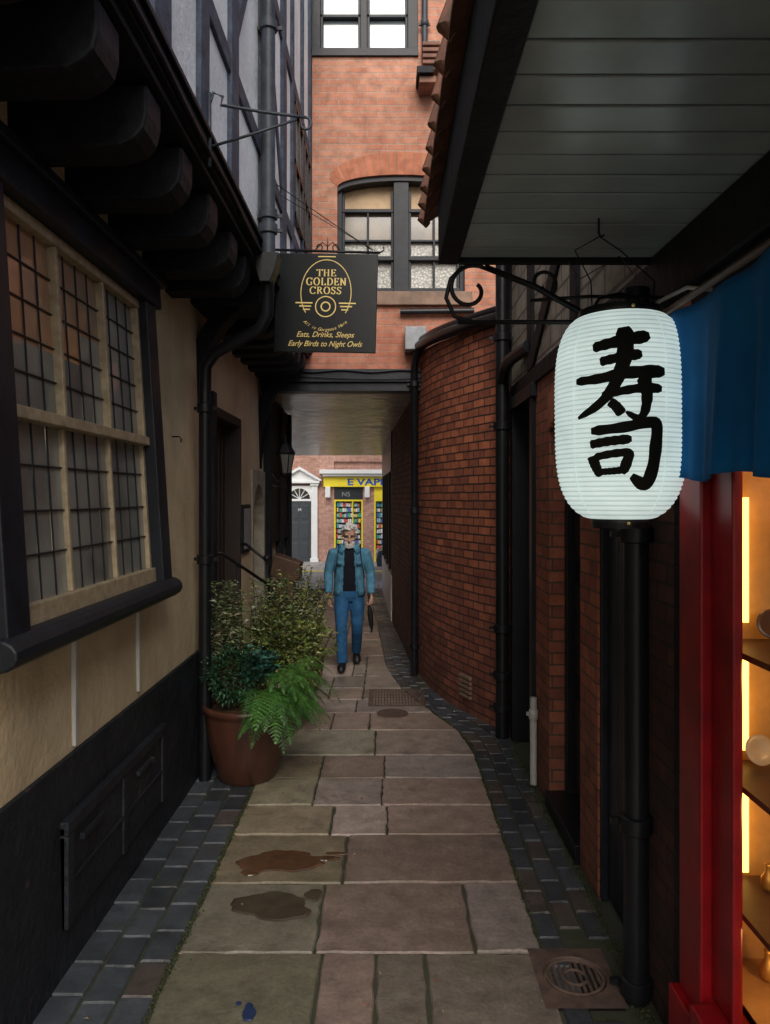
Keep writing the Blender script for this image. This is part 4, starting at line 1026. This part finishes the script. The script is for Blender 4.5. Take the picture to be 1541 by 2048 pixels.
P2 = empty('potted_plant'); bowl('b', -.98, 6.45, .26, .5, M['copper'], P2)
f = MB(); stems(f, (-.92, 6.45, .45), 58, .96, .42, .09, .027, G_yel+G_pale, .03, lean=(.06, -.05)); bush(f, (-.86, 6.35, .75), (.36, .27, .28), 3000, .05, .024, G_yel); f.obj('shrub', leafm, P2)
P3 = empty('potted_plant'); bowl('b', -.90, 7.95, .24, .42, M['copper'], P3)
f = MB(); stems(f, (-.84, 7.75, .4), 26, .9, .26, .07, .022, G_pale, .035); bush(f, (-.86, 7.85, .65), (.22, .2, .22), 900, .05, .022, G_yel); f.obj('shrub', leafm, P3)

# ------------------------------------------------------------------ man
def remeshed(mb, name, voxel, mats, parent, assign=None, smooth_it=3):
    o = mb.obj(name+'_tmp', mats, None, fixn=False)
    r = o.modifiers.new('r', 'REMESH'); r.mode = 'VOXEL'; r.voxel_size = voxel; r.use_smooth_shade = True
    if smooth_it:
        s_ = o.modifiers.new('s', 'SMOOTH'); s_.iterations = smooth_it; s_.factor = .5
    dg = bpy.context.evaluated_depsgraph_get(); dg.update()
    me = bpy.data.meshes.new_from_object(o.evaluated_get(dg)); bpy.data.objects.remove(o)
    me.name = name; me.materials.clear()
    for m_ in (mats if isinstance(mats, list) else [mats]): me.materials.append(m_)
    for p in me.polygons:
        p.material_index = assign(p.center) if assign else 0; p.use_smooth = True
    return link(bpy.data.objects.new(name, me), parent)
MAN = empty('man', (-.455, 9.0, .008), (0, 0, radians(3)))
bd_ = MB()
bd_.loft([((0, 0, .80), .12, .09), ((0, 0, .86), .155, .112), ((0, 0, .95), .158, .115), ((0, -.005, 1.08), .160, .12), ((0, -.005, 1.22), .172, .122), ((0, 0, 1.34), .182, .115), ((0, .0, 1.41), .165, .095), ((0, .01, 1.45), .10, .075), ((0, .005, 1.52), .055, .058)], 24)
def limb(pts, rs): bd_.tube(pts, rs, 14)
limb([(-.085, .0, .90), (-.092, -.05, .72), (-.094, -.11, .52), (-.092, -.12, .44), (-.088, -.135, .28), (-.083, -.15, .09)], [.095, .090, .071, .068, .066, .064])
limb([(.085, .01, .90), (.092, .0, .72), (.092, .0, .52), (.092, .03, .44), (.09, .15, .30), (.086, .27, .15)], [.095, .090, .071, .068, .064, .061])
for s_, el, wr in ((-1, (-.250, .035, 1.13), (-.248, -.055, .90)), (1, (.255, .04, 1.13), (.262, -.045, .89))):
    limb([(s_*.14, .005, 1.385), (s_*.190, .005, 1.375), (s_*.225, .02, 1.26), el, ((el[0]+wr[0])/2, (el[1]+wr[1])/2, (el[2]+wr[2])/2), wr], [.064, .070, .064, .058, .053, .046])
def asg(c):
    if c.z > 1.44: return 3
    if c.z < .93 and abs(c.x) < .19: return 1
    if abs(c.x) < .055+.05*(1.45-c.z) and c.y < 0 and c.z >= .90: return 2
    return 0
remeshed(bd_, 'body', .011, [M['denim'], M['jeans'], M['navy'], M['skin']], MAN, asg)
jk = MB(); rings = []
for z, rx, ry, gap in ((.875, .190, .146, .66), (.93, .184, .142, .62), (1.05, .176, .138, .56), (1.2, .184, .136, .50), (1.33, .190, .126, .44), (1.40, .168, .106, .40), (1.455, .098, .085, .4), (1.49, .095, .088, .5)):
    rings.append([(rx*cos(-pi/2+gap+(2*pi-2*gap)*i/40)*(1+.014*sin(i*2.3+z*9)), ry*sin(-pi/2+gap+(2*pi-2*gap)*i/40)*(1+.02*sin(i*1.7+z*14)), z) for i in range(41)])
jk.add([p for r in rings for p in r], [(i*41+k, i*41+k+1, (i+1)*41+k+1, (i+1)*41+k) for i in range(len(rings)-1) for k in range(40)])
for s_ in (-1, 1):
    jk.add([(s_*.035, -.085, 1.475), (s_*.10, -.04, 1.495), (s_*.14, -.085, 1.41), (s_*.085, -.132, 1.375)], [(0, 1, 2, 3)])
    jk.add([(s_*.078, -.142, 1.29), (s_*.145, -.116, 1.29), (s_*.145, -.116, 1.25), (s_*.110, -.132, 1.235), (s_*.078, -.142, 1.25)], [(0, 1, 2, 3, 4)])
jo = jk.obj('jacket', M['denim'], MAN, smooth=True, fixn=True); so = jo.modifiers.new('s', 'SOLIDIFY'); so.thickness = .010
st_ = MB()
for s_ in (-1, 1): st_.tube([(s_*.12, .06, 1.44), (s_*.13, -.02, 1.475), (s_*.135, -.115, 1.39), (s_*.15, -.142, 1.25), (s_*.175, -.10, 1.12), (s_*.18, .02, 1.08)], .012, 8, sq=.4)
st_.obj('backpack_straps', M['boot'], MAN, smooth=True)
bp_ = MB(); bp_.ell((0, .18, 1.24), (.14, .08, .2)); bp_.obj('backpack', M['boot'], MAN, smooth=True)
bo = MB()
def boot(ax, ay, az, tx_, ty, tz):
    a = V3((ax, ay, az)); t = V3((tx_, ty, tz)); d = (t-a)
    bo.tube([a+V3((0, .01, .07)), a+V3((0, .01, .0)), a+V3((0, .012, -.035))], [.048, .046, .045], 12)
    heel = a+V3((0, .035, -.045)) if az < .12 else a+V3((0, .03, -.05))
    bo.tube([heel, a.lerp(t, .35)+V3((0, 0, -.012)), a.lerp(t, .75), t, t+d.normalized()*.035], [.036, .046, .049, .042, .018], 12, sq=1.05)
boot(-.083, -.15, .095, -.098, -.30, .038); boot(.086, .28, .14, .095, .16, .038)
for i, v in enumerate(bo.v): bo.v[i] = (v[0], v[1], max(v[2], -.002))
remeshed(bo, 'boots', .008, [M['boot']], MAN)
def hand(s_, wx, wy, wz, grip=False):
    h = MB(); w_ = V3((wx, wy, wz))
    h.tube([w_+V3((0, 0, .04)), w_, w_+V3((0, -.004, -.03)), w_+V3((0, -.006, -.075)), w_+V3((0, -.006, -.092))], [.024, .026, .036, .040, .034], 12, sq=.55, ref=(0, 1, 0))
    for i, (oy, L) in enumerate(((-.034, .068), (-.012, .077), (.010, .071), (.030, .056))):
        p = w_+V3((0, oy, -.088)); c = 1.15 if grip else .45
        pts = [p]; an = .15
        for k, f_ in enumerate((.45, .32, .23)):
            an += c*(1.0 if k else .8)
            p = p+V3((-s_*sin(an), 0, -cos(an)))*L*f_; pts.append(p)
        h.tube(pts, [.0095, .0088, .008, .0065], 8)
    p = w_+V3((-s_*.006, -.03, -.035)); h.tube([p, p+V3((-s_*.012, -.026, -.028)), p+V3((-s_*.022, -.03, -.058))], [.012, .010, .008], 8)
    remeshed(h, 'hand', .0045, [M['skin']], MAN, smooth_it=1)
hand(-1, -.248, -.06, .875); hand(1, .262, -.05, .865, True)
um = MB(); ux = .232; um.tube([(ux-.0, -.05, .84), (ux, -.05, .775), (ux+.006, -.045, .74), (ux+.016, -.04, .66), (ux+.03, -.03, .52), (ux+.036, -.026, .46), (ux+.04, -.024, .42)], [.011, .011, .018, .034, .027, .014, .004], 10)
um.tube([(ux, -.05, .83), (ux-.003, -.05, .87), (ux-.02, -.05, .885)], .010, 8)
uo = um.obj('folded_umbrella', M['boot'], MAN, smooth=True)
hm = Matrix.Translation((0, -.045, 1.585)) @ Matrix.Rotation(radians(16), 4, 'X')
hdm = MB()
hdm.ell((0, .01, .035), (.078, .098, .095)); hdm.ell((0, -.015, -.045), (.062, .075, .072)); hdm.ell((0, -.04, -.085), (.04, .045, .032))
hdm.tube([(0, -.088, .025), (0, -.112, -.012), (0, -.118, -.025), (0, -.092, -.034)], [.009, .013, .016, .010], 8)
for s_ in (-1, 1):
    hdm.ell((s_*.034, -.080, .038), (.024, .012, .008)); hdm.ell((s_*.043, -.065, -.025), (.024, .022, .02)); hdm.ell((s_*.080, .012, .0), (.010, .02, .032))
hdm.tube([(-.022, -.088, -.058), (0, -.094, -.055), (.022, -.088, -.058)], .006, 6); hdm.tube([(0, .03, -.04), (0, .06, -.13)], [.058, .055], 12)
hdm.xf(hm); remeshed(hdm, 'head', .006, [M['skin']], MAN, smooth_it=1)
ey = MB()
for s_ in (-1, 1): ey.ell((s_*.032, -.082, .018), (.013, .008, .007), 10, 8)
ey.xf(hm); ey.obj('eyes', M['eye'], MAN, smooth=True)
# hair and beard: fine fused tufts, open face
ha = MB(); random.seed(5)
for i in range(900):
    d = V3((random.gauss(0, 1), random.gauss(0, 1), random.gauss(0, 1))).normalized()
    if i < 620:
        if d.y < -.25 and d.z < .60: continue
        if d.y < .15 and d.z < -.05 : continue
        if d.z < -.6: continue
        p = V3((d.x*.078, .012+d.y*.097, .038+d.z*.094)); out = d*.6+V3((d.x*.5, .25, -.35)); L = random.uniform(.02, .040); r = .012
    else:
        p = V3((random.uniform(-.058, .058), 0, random.uniform(-.112, -.048)))
        p.y = -.018-.074*math.sqrt(max(.05, 1-(p.x/.068)**2)); 
        if p.z > -.068 and abs(p.x) < .030: continue
        out = V3((p.x*3, -.25, -1)); L = random.uniform(.012, .028); r = .008; d = V3((p.x*4, -1, 0)).normalized()
    out.normalize(); ha.tube([p-d*.004, p+out*L*.5+d*.006, p+out*L], [r, r*.8, r*.25], 6)
ha.xf(hm)
remeshed(ha, 'hair_and_beard', .0045, [M['hair']], MAN, smooth_it=1)

# ------------------------------------------------------------------ street facades beyond
YF = 24.0
TH = empty('brick_townhouse')
box('wall', -9, -1.95, YF, YF+.4, -.1, 7, M['brick_street'], TH)
t = MB()
t.box(-3.35, -3.18, YF-.14, YF-.001, -.1, 2.42); t.box(-2.42, -2.22, YF-.14, YF-.001, -.1, 2.42)
for x in (-3.38, -2.45): t.box(x, x+.26, YF-.18, YF-.001, 2.421, 2.50); t.box(x, x+.26, YF-.18, YF-.001, -.1, .12)
t.box(-3.42, -2.15, YF-.22, YF-.001, 2.501, 2.57)
t.prism([(-3.45, 2.571), (-2.12, 2.571), (-2.785, 2.98)], YF-.12, YF-.001, 'y')
t.prism([(-3.5, 2.60), (-3.42, 2.571), (-2.785, 2.93), (-2.15, 2.571), (-2.07, 2.60), (-2.785, 3.03)], YF-.24, YF-.121, 'y')
t.box(-3.18, -2.42, YF-.08, YF-.001, 1.93, 2.0)
t.obj('door_surround', M['whitepaint'], TH, bevel=.01, fixn=True)
t = MB(); t.box(-3.17, -2.43, YF-.05, YF-.002, 0, 1.93)
for x in (-3.08, -2.76):
    for z0, z1 in ((.15, .6), (.72, 1.25), (1.37, 1.8)): t.box(x, x+.25, YF-.065, YF-.045, z0, z1)
t.obj('front_door', M['greydoor'], TH, bevel=.006)
t = MB(); t.prism([(-2.8+.34*cos(a), 2.0+.34*sin(a)) for a in [pi*i/12 for i in range(13)]], YF-.06, YF-.002, 'y')
t.obj('fanlight', M['darkglass'], TH, fixn=True)
t = MB(); t.prism([(-3.18, 2.0)]+[(-2.8+.34*cos(a), 2.0+.34*sin(a)) for a in [pi-pi*i/12 for i in range(13)]]+[(-2.42, 2.0), (-2.42, 2.42), (-3.18, 2.42)], YF-.09, YF-.061, 'y')
for k in range(1, 6):
    a = pi*k/6; t.tube([(-2.8, YF-.07, 2.0), (-2.8+.34*cos(a), YF-.07, 2.0+.34*sin(a))], .012, 4)
t.obj('fanlight_bars', M['whitepaint'], TH, fixn=True)
text('house_number', '34', (-2.8, YF-.068, 1.62), .12, M['whitepaint'], TH)
VS = empty('vape_shop')
t = MB()
t.box(-1.95, -1.70, YF, YF+.4, -.1, 3.2); t.box(-.78, -.42, YF, YF+.4, -.1, 2.4); t.box(1.6, 9, YF, YF+.4, -.1, 7); t.box(-1.95, 1.6, YF, YF+.4, 3.201, 7); t.box(-1.70, 1.6, YF+.1, YF+.4, 2.4, 3.2)
t.obj('wall', M['brick_street'], VS)
t = MB(); t.box(-2.05, 1.7, YF-.25, YF-.001, 2.72, 2.80); t.box(-2.15, 1.75, YF-.32, YF-.001, 2.801, 2.93)
for x in (-1.97, -.72): t.box(x, x+.16, YF-.2, YF-.001, 2.05, 2.39)
t.obj('cornice', M['whitepaint'], VS, bevel=.01)
box('fascia_sign', -2.03, 1.7, YF-.12, YF-.001, 2.39, 2.70, M['yellow'], VS)
text('sign_lettering', 'E VAPES', (-.56, YF-.125, 2.445), .29, M['blue'], VS, width=1.42, bold=.008)
t = MB(); t.box(-1.70, -.78, YF+.02, YF+.06, 1.98, 2.39)
for i in range(9): t.box(-1.70, -.78, YF+.0, YF+.03, 2.0+i*.043, 2.025+i*.043)
t.obj('roller_shutter', M['greydoor'], VS)
text('shutter_lettering', 'N5', (-1.32, YF-.005, 2.08), .22, M['leadgrey'], VS)
t = MB(); 
for x0, x1 in ((-1.70, -.78), (-.42, 1.6)):
    t.box(x0, x0+.05, YF-.02, YF+.08, 0, 1.98); t.box(x1-.05, x1, YF-.02, YF+.08, 0, 1.98); t.box(x0+.05, x1-.05, YF-.02, YF+.08, 1.93, 1.98); t.box(x0+.05, x1-.05, YF-.02, YF+.08, 0, .35); t.box((x0+x1)/2+.12, (x0+x1)/2+.15, YF-.02, YF+.08, .35, 1.93)
t.box(-.42, 1.6, YF-.02, YF+.1, 1.981, 2.39)
t.obj('yellow_shop_frame', M['yellow'], VS)
random.seed(3); t = MB(); cols = [(.8, .8, .8), (.05, .4, .5), (.7, .1, .1), (.1, .5, .2), (.8, .6, .1), (.1, .15, .5), (.6, .65, .7), (.3, .5, .6)]
for z in [.4+.17*i for i in range(9)]:
    for x0, x1 in ((-1.62, -.85), (-.34, 1.5)):
        t.box(x0, x1, YF+.15, YF+.3, z-.015, z, 0, (.6, .6, .6)); x = x0
        while x < x1-.05:
            w_ = random.uniform(.04, .09); t.box(x, x+w_*.85, YF+.07, YF+.25, z, z+random.uniform(.09, .14), 0, random.choice(cols)); x += w_
t.obj('shop_stock', mat_tint('stock', .5, wet=False, lo=.8, bstr=0), VS)
box('shop_back', -1.7, 1.6, YF+.31, YF+.4, 0, 2.4, M['leadgrey'], VS)

PC = empty('parked_car', (-.30, 20.6, -.10))
cp_ = [(0.03, .32), (0, .5), (.06, .72), (.35, .82), (1.05, .92), (1.55, 1.38), (1.9, 1.44), (2.9, 1.42), (3.35, 1.30), (3.9, .95), (4.1, .88), (4.15, .5), (4.1, .32)]
def whl(cx_, r): return [(cx_+r*cos(a), .32+r*sin(a)*.98) for a in [i*pi/10 for i in range(11)]]
outl = cp_[:]+whl(3.35, .36)+whl(.80, .36)
cb2 = MB(); cb2.prism(outl, -.80, .80, 'y'); 
for i, v in enumerate(cb2.v):
    if v[2] > .95: cb2.v[i] = (v[0], v[1]*(1-.28*(v[2]-.95)), v[2])
cb2.obj('body', mat('car_paint', (.03, .05, .08), .25, var=.05, bstr=0), PC, bevel=.03, fixn=True)
cg = MB()
for s_ in (-1, 1):
    cg.add([(1.22, s_*.80, .98), (2.1, s_*.80, .98), (2.1, s_*.715, 1.33), (1.62, s_*.715, 1.33)], [(0, 1, 2, 3)])
    cg.add([(2.16, s_*.80, .98), (3.45, s_*.80, .98), (3.2, s_*.715, 1.31), (2.16, s_*.715, 1.33)], [(0, 1, 2, 3)])
cg.add([(1.08, -.72, .95), (1.08, .72, .95), (1.53, .64, 1.365), (1.53, -.64, 1.365)], [(0, 1, 2, 3)])
cgo = cg.obj('windows', M['darkglass'], PC)
cwb = MB()
for x in (.80, 3.35):
    for s_ in (-1, 1):
        o0 = len(cwb.v); cwb.rev([(.18, -.09), (.30, -.09), (.32, -.06), (.32, .06), (.30, .09), (.18, .09)], (0, 0, 0), 28); cwb.rev([(.05, -.075), (.19, -.085), (.19, .085), (.05, .075)], (0, 0, 0), 14, 1)
        cwb.xf(Matrix.Translation((x, s_*.72, .32)) @ Matrix.Rotation(pi/2, 4, 'X'), o0)
cwb.obj('wheels', [M['boot'], M['leadgrey']], PC)
cl = MB(); cl.box(-.01, .06, -.72, -.45, .56, .70); cl.box(-.01, .06, .45, .72, .56, .70); cl.obj('headlights', M['whitepaint'], PC, bevel=.02)

# ------------------------------------------------------------------ light
sun_dir = V3((.04, -.76, .64)).normalized()
L = bpy.data.lights.new('sun', 'SUN'); L.energy = 2.6; L.angle = radians(40); L.color = (1, .97, .92)
o = bpy.data.objects.new('sun', L); o.rotation_euler = (-sun_dir).to_track_quat('-Z', 'Y').to_euler(); link(o)
W = bpy.data.worlds.new('World'); S.world = W; W.use_nodes = True; nt = W.node_tree
sk = nt.nodes.new('ShaderNodeTexSky'); sk.sky_type = 'NISHITA'; sk.sun_disc = False
sk.sun_elevation = math.asin(sun_dir.z); sk.sun_rotation = math.atan2(sun_dir.x, sun_dir.y); sk.dust_density = 4; sk.air_density = 1; sk.ozone_density = 1
bg = nt.nodes['Background']; nt.links.new(sk.outputs[0], bg.inputs[0]); bg.inputs[1].default_value = .15
S.view_settings.view_transform = 'Standard'; S.view_settings.look = 'None'; S.view_settings.exposure = 0; S.view_settings.gamma = 1
c = bpy.data.cameras.new('camera'); c.sensor_fit = 'VERTICAL'; c.sensor_height = 36; c.lens = 26.37; c.shift_x = -.0022; c.shift_y = -.0142; c.clip_end = 1000; c.clip_start = .05
co = bpy.data.objects.new('camera', c); co.location = (0, 0, 2.05); co.rotation_euler = (pi/2, 0, 0); link(co); S.camera = co
